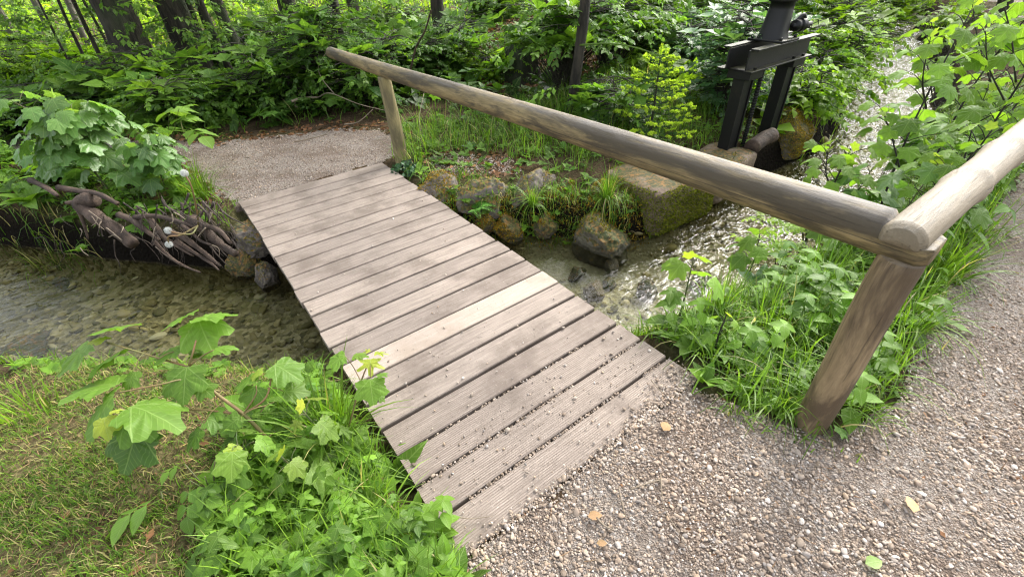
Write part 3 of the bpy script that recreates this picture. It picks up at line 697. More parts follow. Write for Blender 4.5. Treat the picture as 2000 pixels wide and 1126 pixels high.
rock("mossy_stone", at(945, 445, -.30), (.10, .10, .13), 27, .1, 'rock_moss', "dark mossy stone half hidden by the deck edge", "stone", moss=2500, age=(.2, 1), group=BK)
rock("boulder", at(905, 405, -.20), (.13, .12, .16), 61, .8, 'rock', "small brown rock wedged between the streaked rock and the pointed one", "rock", group=BK, moss=2500, age=(.2, 1))
rock("boulder", at(1000, 385, -.17), (.13, .11, .15), 62, .2, 'rock', "dark gap filling rock between the two grey bank rocks", "rock", group=BK, moss=1500)
rock("mossy_stone", at(1105, 385, -.16), (.15, .12, .15), 63, .4, 'rock_moss', "moss and grass covered stone right of the large grey rock", "stone", moss=5000, age=(.2, .9), group=BK)
rock("mossy_stone", at(1170, 395, -.15), (.13, .12, .16), 64, .4, 'rock_moss', "mossy stone under the hanging sedge at the slab's left side", "stone", moss=4500, age=(.1, .8), group=BK)
rock("boulder", at(1175, 470, -.34) + np.array([0, .0, 0]), (.26, .215, .215), 28, .3, 'rock_stream', "rounded wet boulder sitting in the stream below the slab", "boulder", rough=.30, moss=3200, thr=-.05, cuts=4)
ST = "stones lying in the clear water"
rock("stream_stone", at(1127, 534, -.47), (.085, .06, .07), 31, .2, 'rock_stream', "dark olive stone under clear water right of the deck", "stone", group=ST, sub=4)
rock("stream_stone", at(1195, 520, -.44), (.065, .055, .07), 32, .8, 'rock', "small pale angular stone below the big wet boulder", "stone", group=ST, sub=4)
rock("stream_stone", at(1160, 570, -.48), (.11, .075, .07), 33, .4, 'rock_slab', "yellowish flat stone under water beside the pale plank", "stone", group=ST, sub=4)
rock("stream_stone", at(1190, 555, -.50), (.06, .05, .05), 34, .4, 'rock_stream', "brown stone among ripples right of the yellowish stone", "stone", group=ST, sub=4)
rock("stream_stone", at(1265, 570, -.46), (.10, .07, .08), 35, 1., 'rock_stream', "brown stone breaking the bright ripples near the grass", "stone", group=ST, sub=4)
rock("stream_stone", at(1370, 550, -.45), (.12, .07, .07), 36, .6, 'rock_stream', "dark stone in the ripples behind the grass tuft", "stone", group=ST, sub=4)
LK = "stones at the left far corner of the bridge"
rock("abutment_stone", at(505, 470, -.18), (.16, .20, .15), 41, .6, 'rock', "flat greenish stone tucked beside the left deck corner", "stone", group=LK, moss=1200)
rock("abutment_stone", at(480, 512, -.30), (.13, .12, .12), 42, .2, 'rock_moss', "round mossy stone between the roots and the deck", "stone", group=LK, moss=1500)
rock("abutment_stone", at(520, 545, -.33), (.10, .075, .13), 43, .9, 'rock', "upright pale stone at the water beside the deck edge", "stone", group=LK)
rock("bed_rock", at(30, 700, -.47), (.22, .13, .10), 45, .9, 'rock_stream', "flat dark rock under the water at the left shore", "stone")
rock("bed_rock", at(120, 552, -.40), (.05, .04, .05), 46, .9, 'rock_moss', "small mossy stone poking out of the water by the roots", "stone", sub=4)
# flat slab and sluice footing
rock("stone_slab", (2.84, -1.80, -.165), (.37, .31, .20), 51, -.03, 'rock_slab', "flat brown stone slab with thick moss on its edge over the water", "stone slab", cuts=0, rough=.05, boxy=9, moss=40000, zmin=-.8, thr=-.60, age=(0, .12), zmax=.80)
rock("stone_slab", (3.55, -1.86, -.17), (.36, .22, .16), 52, .1, 'rock_slab', "worn grey slab behind the rail at the foot of the sluice", "stone slab", cuts=0, rough=.06, boxy=8, moss=1200)
rock("footing_block", (4.82, -1.82, -.13), (.25, .22, .22), 53, .1, 'rock_moss', "stone block covered in golden moss right of the sluice", "stone block", cuts=2, rough=.08, boxy=5, moss=9000, zmin=-.5, age=(.2, .8))
rock("footing_block", (4.12, -1.66, -.24), (.60, .20, .17), 54, .0, 'rock_moss', "low dark sill stone between the sluice pillars", "stone block", cuts=2, rough=.06, boxy=5, moss=3000)
lg = MB(); tube(lg, [at(1468, 288, .0), at(1490, 272, .03), at(1510, 263, .05)], .068, .064, seg=20, rough=.06); tag(lg.build("log_stub", MAT['root'], None, True, loc=at(1490, 275, 0)), "short round log stub with mossy end leaning between sluice pillars", "log")

# ------------------------------------------------------------------ exposed roots in the left far bank
RP = at(440, 540, WATER_Z); RQ = at(60, 512, WATER_Z); RN = norm(np.cross(RQ - RP, (0, 0, 1))); RN = RN if np.dot(RN, CAM - RP) > 0 else -RN
def rp(u, v, off=.0): return at_plane(u, v, RP + RN * off, RN)
rt_loc = rp(290, 440)
rt = empty("root_tangle", rt_loc, "tangle of dark exposed tree roots hanging from the eroded bank over water", "tree roots")
def root(pts, r0, r1, off=(.0, .0), name="root", mat='root', seg=12, label=None):
    mb = MB(); n = len(pts); P = [rp(u, v, off[0] + (off[1] - off[0]) * k / (n - 1)) for k, (u, v) in enumerate(pts)]
    tube(mb, P, r0, r1, seg=seg, rough=.5, sm=6); o = mb.build(name, MAT[mat], rt, True, loc=rt_loc)
    if label: o['label'] = label
root([(185, 388), (162, 396), (170, 412), (205, 432), (235, 455), (262, 478)], .050, .034, (.02, .16), label="thick smooth curved root")
root([(128, 396), (150, 396), (176, 402)], .010, .020, (.10, .05))
root([(375, 430), (398, 445), (418, 465), (438, 482), (462, 496)], .042, .020, (.04, .16), label="stout root nearest the deck")
root([(400, 440), (430, 452), (452, 476)], .022, .010, (.08, .14))
root([(232, 418), (262, 432), (285, 450), (312, 470)], .024, .010, (.06, .14))
root([(290, 425), (305, 445), (322, 465), (345, 480), (378, 500)], .022, .007, (.05, .15))
root([(262, 424), (305, 422), (345, 432), (398, 450)], .018, .012, (.06, .10))
root([(330, 452), (362, 466), (395, 490), (430, 520)], .024, .010, (.08, .16))
root([(345, 470), (375, 490), (410, 512), (428, 528)], .018, .006, (.10, .2))
root([(155, 412), (165, 440), (172, 468)], .016, .005, (.10, .14))
root([(115, 366), (150, 372), (190, 378), (230, 398)], .020, .013, (-.05, .05))
root([(60, 352), (90, 366), (112, 382)], .02, .012, (-.02, .05))
root([(300, 470), (330, 500), (362, 520), (392, 532)], .016, .005, (.08, .16))
root([(355, 440), (372, 452), (392, 470), (412, 478)], .014, .006, (.12, .18))
fr = MB(); r = np.random.default_rng(77)
for k in range(95):
    u0 = r.uniform(60, 440) if r.random() < .35 else r.uniform(250, 450); v0 = r.uniform(385, 480); L = r.uniform(25, 80); sl_ = r.uniform(-.2, 1.0); o0 = r.uniform(-.12, .13)
    P = [rp(u0 + L * sl_ * t + r.normal() * 5, v0 + L * t * .8 + r.normal() * 5, o0 + .08 * t) for t in (0, .35, .7, 1)]
    tube(fr, P, r.uniform(.002, .008) * (1.3 if o0 < 0 else .7), .0012, seg=5, sm=4, T=(.5, .5, 0))
pt = MB()
for k in range(16):
    u0 = r.uniform(110, 420); v0 = r.uniform(415, 490); L = r.uniform(15, 45); sl_ = r.uniform(-.5, 1.2)
    tube(pt, [rp(u0 + L * sl_ * t + r.normal() * 3, v0 + L * t * .7 + r.normal() * 3, .16 + .04 * t) for t in (0, .5, 1)], r.uniform(.003, .005), .0015, seg=5, sm=4)
pto = pt.build("dry_rootlets", MAT['twig'], rt, True, loc=rt_loc); pto['kind'] = 'stuff'
o = fr.build("rootlets", MAT['rootlet'], rt, True, loc=rt_loc); o['kind'] = 'stuff'

# dandelion clocks
def dandelion(head, pts, label):
    base = pts[-1]; e = empty("dandelion_clock", base, label, "dandelion", "dandelion clocks hanging by the roots")
    mb = MB(); tube(mb, [head] + pts, .0045, .006, seg=6); mb.build("stem", MAT['redstem'], e, loc=base)
    hb = MB(); V, F = ICO[2]; hb.add(V * .008 + head, F)
    r_ = np.random.default_rng(int(abs(head[0]) * 1000)); D = norm(r_.normal(size=(420, 3))); inst(hb, T_BLADE, head + D * .007, D, r_.normal(size=(420, 3)), .015, sx=.0010)
    inst(hb, T_BLADE, np.repeat(head + D * .018, 3, 0), norm(np.repeat(D, 3, 0) * .35 + r_.normal(size=(1260, 3)) * .7), r_.normal(size=(1260, 3)), .007, sx=.0009)
    hb.build("seed_head", MAT['fluff'], e, loc=base)
dandelion(rp(360, 338, .14), [rp(374, 365, .15), rp(384, 410, .12), rp(388, 440, .08)], "dandelion seed head standing highest on its stem above the roots")
dandelion(rp(328, 450, .26), [rp(350, 456, .24), rp(375, 456, .18), rp(386, 440, .10)], "dandelion seed head lying on the roots, upper of the hanging pair")
dandelion(rp(330, 477, .27), [rp(329, 462, .27), rp(352, 459, .22), rp(384, 442, .11)], "dandelion seed head drooping lowest in front of the dark roots")
# ------------------------------------------------------------------ pebbles
def pebbles(name, P, sz, mat, seed, sub, kindlabel=None, flat=(.38, .68), hue=None):
    r = np.random.default_rng(seed); V, F = ICO[sub]; n = len(P); mb = MB(); nv = 6
    var = np.array([V * (1 + .35 * fbm(V * 1.3 + k * 9, 2, k)[:, None]) for k in range(nv)])
    a = r.uniform(0, 2 * np.pi, n); sx = sz * r.uniform(.75, 1.3, n); sy = sz * r.uniform(.6, 1.0, n); s3 = sz * r.uniform(*flat, n)
    Q = var[r.integers(0, nv, n)] * np.stack([sx, sy, s3], -1)[:, None, :] * .5
    tl = r.normal(size=(n, 2)) * .25
    Q[..., 2] += Q[..., 0] * tl[:, None, 0] + Q[..., 1] * tl[:, None, 1]
    c, s = np.cos(a)[:, None], np.sin(a)[:, None]; x = Q[..., 0] * c - Q[..., 1] * s; y = Q[..., 0] * s + Q[..., 1] * c
    W_ = np.stack([x, y, Q[..., 2]], -1) + P[:, None]
    k = len(V); Fa = F[None] + (np.arange(n) * k)[:, None, None]; h = r.random(n) if hue is None else hue
    T = np.stack([np.repeat(h, k), np.repeat(r.random(n), k), np.zeros(n * k)], -1); mb.add(W_.reshape(-1, 3), Fa.reshape(-1, 3), None, T)
    return tag(mb.build(name, MAT[mat], None, True), kind='stuff')
def scat(x0, x1, y0, y1, n, r): 
    return r.uniform(x0, x1, n), r.uniform(y0, y1, n)
r = np.random.default_rng(101)
# near path: dense close to the camera, thinner away; small dirt patches
x, y = scat(-.1, 5.2, -4.75, -3.25, 190000, r); k = (poly_sdf(NEAR_PATH, x, y) + .04 * n2(x, y, 9, 2, 61) < 0) & seen(np.stack([x, y, x * 0], -1), 90); x, y = x[k], y[k]
dist = np.hypot(x - CAM[0], y - CAM[1]); dens = .14 + .72 * sstep(-.22, .34, n2(x, y, 2.6, 4, 62) + .25 - .10 * (x - 1.0))
keep = r.random(len(x)) < dens * np.where(dist < 2.2, 1., .75); x, y = x[keep], y[keep]; dist = dist[keep]
sz = np.clip(r.lognormal(np.log(.0064), .44, len(x)), .004, .026); z = ground_z(x, y) + sz * .16
nearm = (dist < 2.0) & (sz > .0115)
P = np.stack([x, y, z], -1)
pebbles("gravel_pebbles", P[nearm], sz[nearm], 'pebble', 1, 2 if nearm.sum() < 14000 else 1)
pebbles("gravel_pebbles", P[~nearm], sz[~nearm], 'pebble', 2, 1)
print("pebbles", nearm.sum(), (~nearm).sum())
# far path
x, y = scat(-1.5, 1.8, -.1, 2.6, 26000, r); k = (poly_sdf(FAR_PATH, x, y) + .08 * n2(x, y, 5, 2, 61) < 0); x, y = x[k], y[k]; sz = np.clip(r.lognormal(np.log(.010), .35, len(x)), .005, .022)
pebbles("far_gravel_pebbles", np.stack([x, y, ground_z(x, y) + sz * .12], -1), sz, 'pebble', 3, 0, hue=r.random(len(x)) ** 1.3 * .95)
# grit in the gaps and on the near boards
gapx = r.uniform(.02, 1.18, 900); gk = r.choice([19, 20, 21], 900, p=[.16, .38, .46]); gy_ = np.array([GAPS[k_] for k_ in gk]) + r.uniform(.000, .010, 900); pat = n2(gapx, gy_, 4, 2, 70) > .02
gz_ = r.uniform(-.014, -.001, 900); pebbles("gap_grit", np.stack([gapx, gy_, gz_], -1)[pat], r.uniform(.006, .012, pat.sum()), 'pebble', 4, 1, hue=r.uniform(0, .55, pat.sum()))
bx = np.concatenate([r.uniform(0, 1.2, 130), r.uniform(0, 1.2, 120)]); by = np.concatenate([r.uniform(-3.3, -2.4, 130), r.uniform(-3.3, -.1, 120)]); s_ = r.lognormal(np.log(.0065), .4, 250)
pebbles("deck_grit", np.stack([bx, by, s_ * .25 + .002], -1), s_, 'pebble', 5, 1, hue=r.uniform(.3, 1, 250))
ex = np.concatenate([r.uniform(0, 1.2, 900), r.uniform(.75, 1.22, 700), r.uniform(0, 1.2, 260)]); ey = np.concatenate([-3.318 + np.abs(r.normal(size=900)) * .022, -3.31 + np.abs(r.normal(size=700)) * .05 * (.3 + (ex[900:1600] - .75) * 3), r.uniform(-3.3, -2.9, 260)]); s_ = np.clip(r.lognormal(np.log(.0058), .45, 1860), .003, .016)
pebbles("deck_grit", np.stack([ex, ey, s_ * .2 + .001], -1), s_, 'pebble', 7, 1)
# stream bed stones
x, y = scat(-5.5, 8, -3, 6, 60000, r); d = poly_sdf(CHAN, x, y); k = (d < -.02) & seen(np.stack([x, y, x * 0 - .5], -1), 120); x, y = x[k], y[k]
sandy = (x > .9) & (x < 2.3) & (y > -2.2) & (r.random(len(x)) < .93); x, y = x[~sandy], y[~sandy]; sz = np.clip(r.lognormal(np.log(.032), .5, len(x)), .012, .12); big = r.random(len(x)) < .30; x, y, sz = x[big], y[big], sz[big]
pebbles("stream_bed_stones", np.stack([x, y, ground_z(x, y) + sz * .1], -1), sz, 'bedstone', 6, 2, flat=(.4, .7))

# ------------------------------------------------------------------ leaf templates
def t_maple(n=40, teeth=True, droop=.22, seed=0, narrow=0.):
    rr = np.random.default_rng(seed); phi = np.linspace(-np.pi, np.pi, n, endpoint=False)
    c = np.array([0, .34]); rad = np.full(n, .345 - .11 * narrow)
    for a, amp, w_ in ((0, .34, .40), (.98, .30, .39), (-.98, .30, .39), (1.98, .16, .38), (-1.98, .16, .38)):
        rad = np.maximum(rad, .0) + amp * np.exp(-(((phi - a + np.pi) % (2 * np.pi) - np.pi) / (w_ * (1 - .25 * narrow))) ** 2)
    rad = rad * np.where(np.abs(phi) > 2.75, .80, 1)
    if teeth: rad = rad * (1 + .075 * (np.arange(n) % 2) + rr.normal(size=n) * .02)
    o = np.stack([c[0] + rad * np.sin(phi), c[1] + rad * np.cos(phi)], -1); mid = c + (o - c) * .55
    XY = np.vstack([c, mid, o]); q = XY - np.array([0, .1]); ang = np.arctan2(q[:, 0], q[:, 1]); rho = np.linalg.norm(q, axis=1)
    fold = .05 * np.abs(np.sin(ang / .80 * np.pi)) * rho
    z = -droop * rho ** 2 + fold + .02 * rr.normal(size=len(XY)) * (rho > .3)
    V = np.column_stack([XY, z]); j = np.arange(n); k = (j + 1) % n
    F = np.vstack([np.stack([np.zeros(n, int), 1 + k, 1 + j], -1), np.stack([1 + j, 1 + k, 1 + n + k], -1), np.stack([1 + j, 1 + n + k, 1 + n + j], -1)])
    V = V * np.array([1, 1, 1]); return (V, F, XY.copy(), np.zeros((len(V), 2)))
def t_maple_low(droop=.25):
    V, F, U, T = t_maple(15, False, droop); k = 15
    V2 = np.vstack([V[:1], V[1 + k:]]); j = np.arange(k); return (V2, np.stack([np.zeros(k, int), 1 + (j + 1) % k, 1 + j], -1), V2[:, :2].copy(), np.zeros((len(V2), 2)))
def t_ovate(w_=.55, seg=4, droop=.18, fold=.10, peak=.42, wave=0.):
    ts = np.linspace(0, 1, seg + 1); hw = .5 * w_ * np.sin(np.pi * ts ** (math.log(.5) / math.log(peak))) ** .85; V = []; 
    for i, t in enumerate(ts):
        zz = -droop * t * t; wv = wave * math.sin(i * 2.4); V += [(-hw[i], t, zz + fold * hw[i] * 2 + wv * hw[i]), (0, t, zz), (hw[i], t, zz + fold * hw[i] * 2 - wv * hw[i])]
    V = np.array(V); F = []
    for i in range(seg):
        a = i * 3; F += [(a, a + 1, a + 4), (a, a + 4, a + 3), (a + 1, a + 2, a + 5), (a + 1, a + 5, a + 4)]
    return (V, np.array(F), V[:, :2].copy(), np.zeros((len(V), 2)))
def compose(parts, seed=0, jit=.12):
    rr = np.random.default_rng(seed); Vs, Fs, Us, Ts, n = [], [], [], [], 0
    for T, p, y, z, s in parts:
        X_, Y_, Z_ = frames(np.array([y], float), np.array([z], float)); V, F, U, TT = T
        W_ = np.array(p) + s * (V[:, 0:1] * X_ + V[:, 1:2] * Y_ + V[:, 2:3] * Z_); Vs.append(W_); Fs.append(F + n); Us.append(U); n += len(V)
        Ts.append(np.broadcast_to(rr.normal(size=2) * jit, (len(V), 2)))
    return (np.vstack(Vs), np.vstack(Fs), np.vstack(Us), np.vstack(Ts))
TWIG = (np.array([(-.5, 0, 0), (.5, 0, 0), (-.3, 1, 0), (.3, 1, 0)]), np.array([(0, 1, 3), (0, 3, 2)]), np.zeros((4, 2)) + .3, np.zeros((4, 2)))
OV = t_ovate(.62, 4); OV_LOW = t_ovate(.62, 2); LANCE = t_ovate(.30, 5, .35, .12, .40); DOCK = t_ovate(.42, 8, .45, .14, .36, .25); HEART = t_ovate(.85, 4, .2, .12, .30)
MAP = t_maple(40); MAP2 = t_maple(40, True, .35, 3); MAPN = t_maple(40, True, .30, 5, 1.4); MAPL = t_maple_low()
def t_spray(leaf, n, size, seed, angle=.95, droop=.25):
    rr = np.random.default_rng(seed); P = []
    for i in range(n):
        t = (i + 1) / n; y = t * (1 - size * .6); z = -droop * y * y; sd = 1 if i % 2 else -1; a = angle * (1 - .35 * t) * sd if i < n - 1 else 0
        a += rr.normal() * .25; d = (math.sin(a), math.cos(a), -.25 - droop * t + rr.normal() * .3); P.append((leaf, (rr.normal() * .03, y, z + rr.normal() * .03), d, (rr.normal() * .4, rr.normal() * .35, 1), size * rr.uniform(.75, 1.1) * (.75 + .4 * math.sin(t * 2.6))))
    tw = (np.array([(-.006, 0, 0), (.006, 0, 0), (-.003, .6, -droop * .36), (.003, .6, -droop * .36)]), TWIG[1], TWIG[2], TWIG[3]); P.append((tw, (0, 0, 0), (0, 1, 0), (0, 0, 1), 1)); return compose(P, seed)
SPR = [t_spray(OV, 13, .225, k, 1.05, .2 + .08 * k) for k in range(4)]; SPR_LOW = [t_spray(OV_LOW, 13, .225, 10 + k, 1.05, .15 + .08 * k) for k in range(4)]
def t_pinnate(leaf, pairs, size, seed, droop=.25):
    rr = np.random.default_rng(seed); P = []
    for i in range(pairs):
        t = (i + .9) / (pairs + .6); y = t * .75; z = -droop * y * y
        for sd in (-1, 1): P.append((leaf, (0, y, z), (sd * .95, .45, -.25 + rr.normal() * .08), (rr.normal() * .15, 0, 1), size * rr.uniform(.85, 1.1)))
    P.append((leaf, (0, .72, -droop * .52), (0, 1, -.45), (0, 0, 1), size * 1.15))
    tw = (np.array([(-.008, 0, 0), (.008, 0, 0), (-.004, .75, -droop * .56), (.004, .75, -droop * .56)]), TWIG[1], TWIG[2], TWIG[3]); P.append((tw, (0, 0, 0), (0, 1, 0), (0, 0, 1), 1)); return compose(P, seed, .08)
PIN = [t_pinnate(OV, 3, .36, k) for k in range(2)]; PIN_ROSE = [t_pinnate(t_ovate(.6, 3), 3, .26, 5 + k) for k in range(2)]
def t_trifol(seed):   # ground elder / buttercup like: three toothed leaflets
    rr = np.random.default_rng(seed); L = t_maple(18, True, .2, seed, .6); return compose([(L, (0, .25, 0), (a, .8, -.2), (rr.normal() * .1, 0, 1), .75) for a in (-1.2, 0, 1.2)] + [((np.array([(-.008, -.6, -.25), (.008, -.6, -.25), (-.006, .3, 0), (.006, .3, 0)]), TWIG[1], TWIG[2], TWIG[3]), (0, 0, 0), (0, 1, 0), (0, 0, 1), 1)], seed, .06)
TRI = [t_trifol(k) for k in range(3)]
def t_whorl(leaf, tiers, seed, h=1., size=.5):   # nettle / balsam stalk: opposite leaves getting smaller to the top
    rr = np.random.default_rng(seed); P = []
    for i in range(tiers):
        t = .25 + .75 * i / max(tiers - 1, 1); a0 = i * 1.57 + rr.normal() * .2; m_ = 2 if i < tiers - 1 else 4
        for q in range(m_):
            a = a0 + q * 2 * math.pi / m_; P.append((leaf, (0, 0, h * t), (math.cos(a), math.sin(a), .15 - .1 * i + rr.normal() * .1), (0, 0, 1), size * (1.15 - .6 * t) * rr.uniform(.85, 1.1)))
    for a in (0, 1.57): P.append(((np.array([(-.012, 0, 0), (.012, 0, 0), (-.006, 0, h), (.006, 0, h)]), TWIG[1], TWIG[2], TWIG[3]), (0, 0, 0), (-math.sin(a) * 1e-6, 1, 0) if a == 0 else (1, 0, 0), (0, 0, 1), 1))
    return compose(P, seed, .1)
WHO = [t_whorl(t_ovate(.58, 4, .25, .12, .38), 4, k) for k in range(3)]
def t_rosette(leaf, n, seed, lift=.5):
    rr = np.random.default_rng(seed); return compose([(leaf, (0, 0, 0), (math.cos(a), math.sin(a), lift * rr.uniform(.4, 1.3)), (0, 0, 1), rr.uniform(.6, 1.1)) for a in np.linspace(0, 2 * math.pi, n, endpoint=False) + rr.normal(size=n) * .25], seed, .12)
ROS = [t_rosette(OV, 6, k) for k in range(3)]; ROS_DOCK = [t_rosette(DOCK, 7, k, 1.3) for k in range(2)]; ROS_HEART = [t_rosette(HEART, 6, k, .8) for k in range(2)]
ROSL = [t_rosette(OV_LOW, 6, 20 + k) for k in range(3)]

UP = np.array([0, 0, 1.])
def grass(mb, P, L, seed, wid=.004, lean=.5, hue=(.2, .9), age=None, seg=4, dirs=None):
    r = np.random.default_rng(seed); n = len(P); L = np.broadcast_to(L, (n,)); a = r.uniform(0, 2 * np.pi, n)
    D = np.stack([np.cos(a), np.sin(a), 0 * a], -1) if dirs is None else norm(dirs + .35 * r.normal(size=(n, 3)) * np.array([1, 1, 0]))
    le = np.abs(r.normal(size=n)) * lean + .12; W_ = np.stack([-D[:, 1], D[:, 0], 0 * a], -1); wv = wid * r.uniform(.6, 1.4, n)
    ts = np.linspace(0, 1, seg + 1); V = []
    for t in ts:
        c = P + (L * t * np.cos(np.minimum(le * t * 1.2, 2.6)))[:, None] * UP + (L * t * np.sin(np.minimum(le * t * 1.2, 2.6)))[:, None] * D
        hw = wv * (1 - t ** 2.2) * .5 + .0002; V += [c - W_ * hw[:, None], c + W_ * hw[:, None]]
    V = np.stack(V, 1); k = 2 * (seg + 1); F = []
    for i in range(seg): b = i * 2; F += [(b, b + 1, b + 3), (b, b + 3, b + 2)]
    F = np.array(F)[None] + (np.arange(n) * k)[:, None, None]
    h = r.uniform(*hue, n); ag = np.zeros(n) if age is None else np.where(r.random(n) < age, r.uniform(.5, 1, n), 0)
    T = np.stack([np.repeat(h, k), np.repeat(r.uniform(.1, .9, n), k), np.repeat(ag, k)], -1); mb.add(V.reshape(-1, 3), F.reshape(-1, 3), None, T)
def tuft(name, base, n, L, rad, seed, label, wid=.006, lean=.6, group=None, hue=(.2, .9), age=.03, cat="grass tuft"):
    r = np.random.default_rng(seed); a = r.uniform(0, 2 * np.pi, n); q = rad * np.sqrt(r.random(n)); base = np.asarray(base, float)
    P = base + np.stack([q * np.cos(a), q * np.sin(a), 0 * a], -1); P[:, 2] = np.where(True, ground_z(P[:, 0], P[:, 1]) if rad > .03 else base[2], 0) - .01; P[:, 2] = np.maximum(P[:, 2], base[2] - .12)
    mb = MB(); grass(mb, P, L * r.uniform(.5, 1.1, n), seed, wid, lean, hue, age, 6, dirs=norm(P - base + 1e-4) + r.normal(size=(n, 3)) * .5)
    return tag(mb.build(name, MAT['grass'], None, True, loc=base), label, cat, group)
def g3(x, y): return np.array([x, y, float(ground_z(np.array([x]), np.array([y]))[0])])
def gpx(u, v, z0=0.):
    z = z0
    for _ in range(6): p = at(u, v, z); z = .5 * z + .5 * float(ground_z(p[:1], p[1:2])[0])
    return np.array([p[0], p[1], z])

# generic saplings: stem + foliage
def sapling(name, base, h, label, seed, T=None, mat='maple', size=.14, nodes=6, lean=(0, 0), spread=.16, group=None, stemmat='stem', branches=0, hue=(.3, .8), age_top=.5, start=.3, cat="sapling", r0=.006, per=2):
    r = np.random.default_rng(seed); base = np.asarray(base, float); T = T or [MAP, MAP2]; e = empty(name, base, label, cat, group); fm, sm_ = MB(), MB()
    def stem(b, top, rr, nn, st, sc):
        mid = (b + top) / 2 + r.normal(size=3) * .04 * np.linalg.norm(top - b); C = catmull([b, mid, top], 8); tube(sm_, C, rr, rr * .45, seg=6, sm=0)
        a = r.uniform(0, 6.28)
        for k in range(nn):
            t = st + (1 - st) * (k + .6) / nn; p = C[min(int(t * (len(C) - 1)), len(C) - 1)]; a += 1.57 + r.normal() * .3
            for q in range(per):
                b2 = a + q * 2 * math.pi / per; L = spread * sc * (1.2 - .65 * t) * r.uniform(.7, 1.3); d = np.array([math.cos(b2), math.sin(b2), .35 + .5 * t]); d = norm(d); e2 = p + d * L
                tube(sm_, [p, p + d * L * .5 + UP * .01, e2], rr * .35, rr * .22, seg=5, sm=3); ld = norm(np.array([d[0], d[1], -.35 - .25 * r.random()]))
                inst(fm, T[r.integers(len(T))], e2, ld, norm(UP + r.normal(size=3) * .22 + np.array([d[0], d[1], 0]) * .25), size * sc * r.uniform(.7, 1.15) * (1.1 - .35 * t), r.uniform(*hue), r.uniform(.2, .8), age_top * max(0, t - .8) * 3 * r.random())
        inst(fm, T[0], C[-1], norm(r.normal(size=3) * .5 + UP * .5), norm(r.normal(size=3) + UP), size * .45 * sc, .9, .7, age_top)
    top = base + np.array([lean[0], lean[1], h]); stem(base, top, r0, nodes, start, 1.)
    for k in range(branches):
        t = r.uniform(.2, .7); b = base + (top - base) * t; a = r.uniform(0, 6.28); stem(b, b + np.array([math.cos(a) * .5, math.sin(a) * .5, .7]) * h * r.uniform(.35, .6), r0 * .7, max(3, nodes - 2), .25, .85)
    fm.build("foliage", MAT[mat], e, True, loc=base); sm_.build("stem", MAT[stemmat], e, True, loc=base); return e
def shrub(name, base, h, rad, label, seed, n=70, spr=.42, mat='beech', T=None, group=None, hue=(.1, .9), flat=.25, cat="shrub", zlo=.12, stems=5, stemmat='darkstem'):
    r = np.random.default_rng(seed); base = np.asarray(base, float); T = T or SPR; e = empty(name, base, label, cat, group); fm, sm_ = MB(), MB(); tips = []
    for k in range(stems):
        a = r.uniform(0, 6.28); q = r.uniform(.15, .75) * rad; top = base + np.array([math.cos(a) * q, math.sin(a) * q, h * r.uniform(.75, 1.05)]); C = catmull([base + r.normal(size=3) * np.array([.06, .06, 0]), (base + top) / 2 + r.normal(size=3) * .08 * h, top], 8); tube(sm_, C, .012 * (h / 1.2) + .004, .003, seg=6, sm=0); tips.append(C)
    for k in range(n):
        C = tips[r.integers(stems)]; p = C[r.integers(2, len(C))]; a = r.uniform(0, 6.28); d = np.array([math.cos(a), math.sin(a), r.normal() * flat + .12]); d = norm(d); L = spr * r.uniform(.6, 1.25)
        off = r.random() * rad * .75; p2 = p + d * off * np.array([1, 1, .35]); p2[2] = max(p2[2], base[2] + zlo * h)
        if off > .1: tube(sm_, [p, (p + p2) / 2 + UP * .03, p2], .005, .003, seg=4, sm=3, cap=False)
        inst(fm, T[r.integers(len(T))], p2, d, norm(UP + r.normal(size=3) * .22), L, r.uniform(*hue), r.uniform(.15, .85), 0)
    fm.build("foliage", MAT[mat], e, True, loc=base); sm_.build("stem", MAT[stemmat], e, True, loc=base); return e
# ------------------------------------------------------------------ foreground sycamore sapling, leaf by leaf
def leaf_bt(mb, T, b, t, zb, zt, wide=1., tilt=(0, 0), hue=.5, val=.5, age=0., scale=1.):
    B = at(b[0], b[1], zb); Tp = at(t[0], t[1], zt); d = Tp - B; L = np.linalg.norm(d) * scale * 1.04
    n = norm(UP + np.array([tilt[0], tilt[1], 0])); inst(mb, T, B, d, n, L, hue, val, age, sx=L * wide); return B
b0 = gpx(556, 905); e = empty("sycamore_sapling", b0, "large leaved sycamore sapling leaning over the cropped grass in the left foreground", "sapling"); fm, sm_ = MB(), MB()
j0 = at(475, 808, .20); j1 = at(417, 764, .27); j2 = at(368, 716, .34)
tube(sm_, [b0, at(520, 855, .10), j0, j1, j2], .0075, .005, seg=8)
tube(sm_, [j2, at(376, 690, .39), at(383, 664, .42)], .0045, .003, seg=6)
tube(sm_, [j2 , at(300, 696, .36), at(208, 668, .42)], .0042, .003, seg=6)
tube(sm_, [j1, at(360, 742, .33), at(315, 750, .35), at(228, 767, .36)], .004, .003, seg=6)
tube(sm_, [j1, at(330, 770, .30), at(245, 808, .33)], .004, .003, seg=6)
tube(sm_, [j0, at(360, 800, .24), at(275, 832, .26)], .004, .003, seg=6)
tube(sm_, [j0, at(520, 775, .25), at(532, 716, .30)], .004, .003, seg=6)
tube(sm_, [j0, at(500, 770, .24), at(500, 752, .26)], .003, .002, seg=6)
tube(sm_, [j2, at(395, 695, .36), at(417, 683, .38)], .003, .002, seg=6)
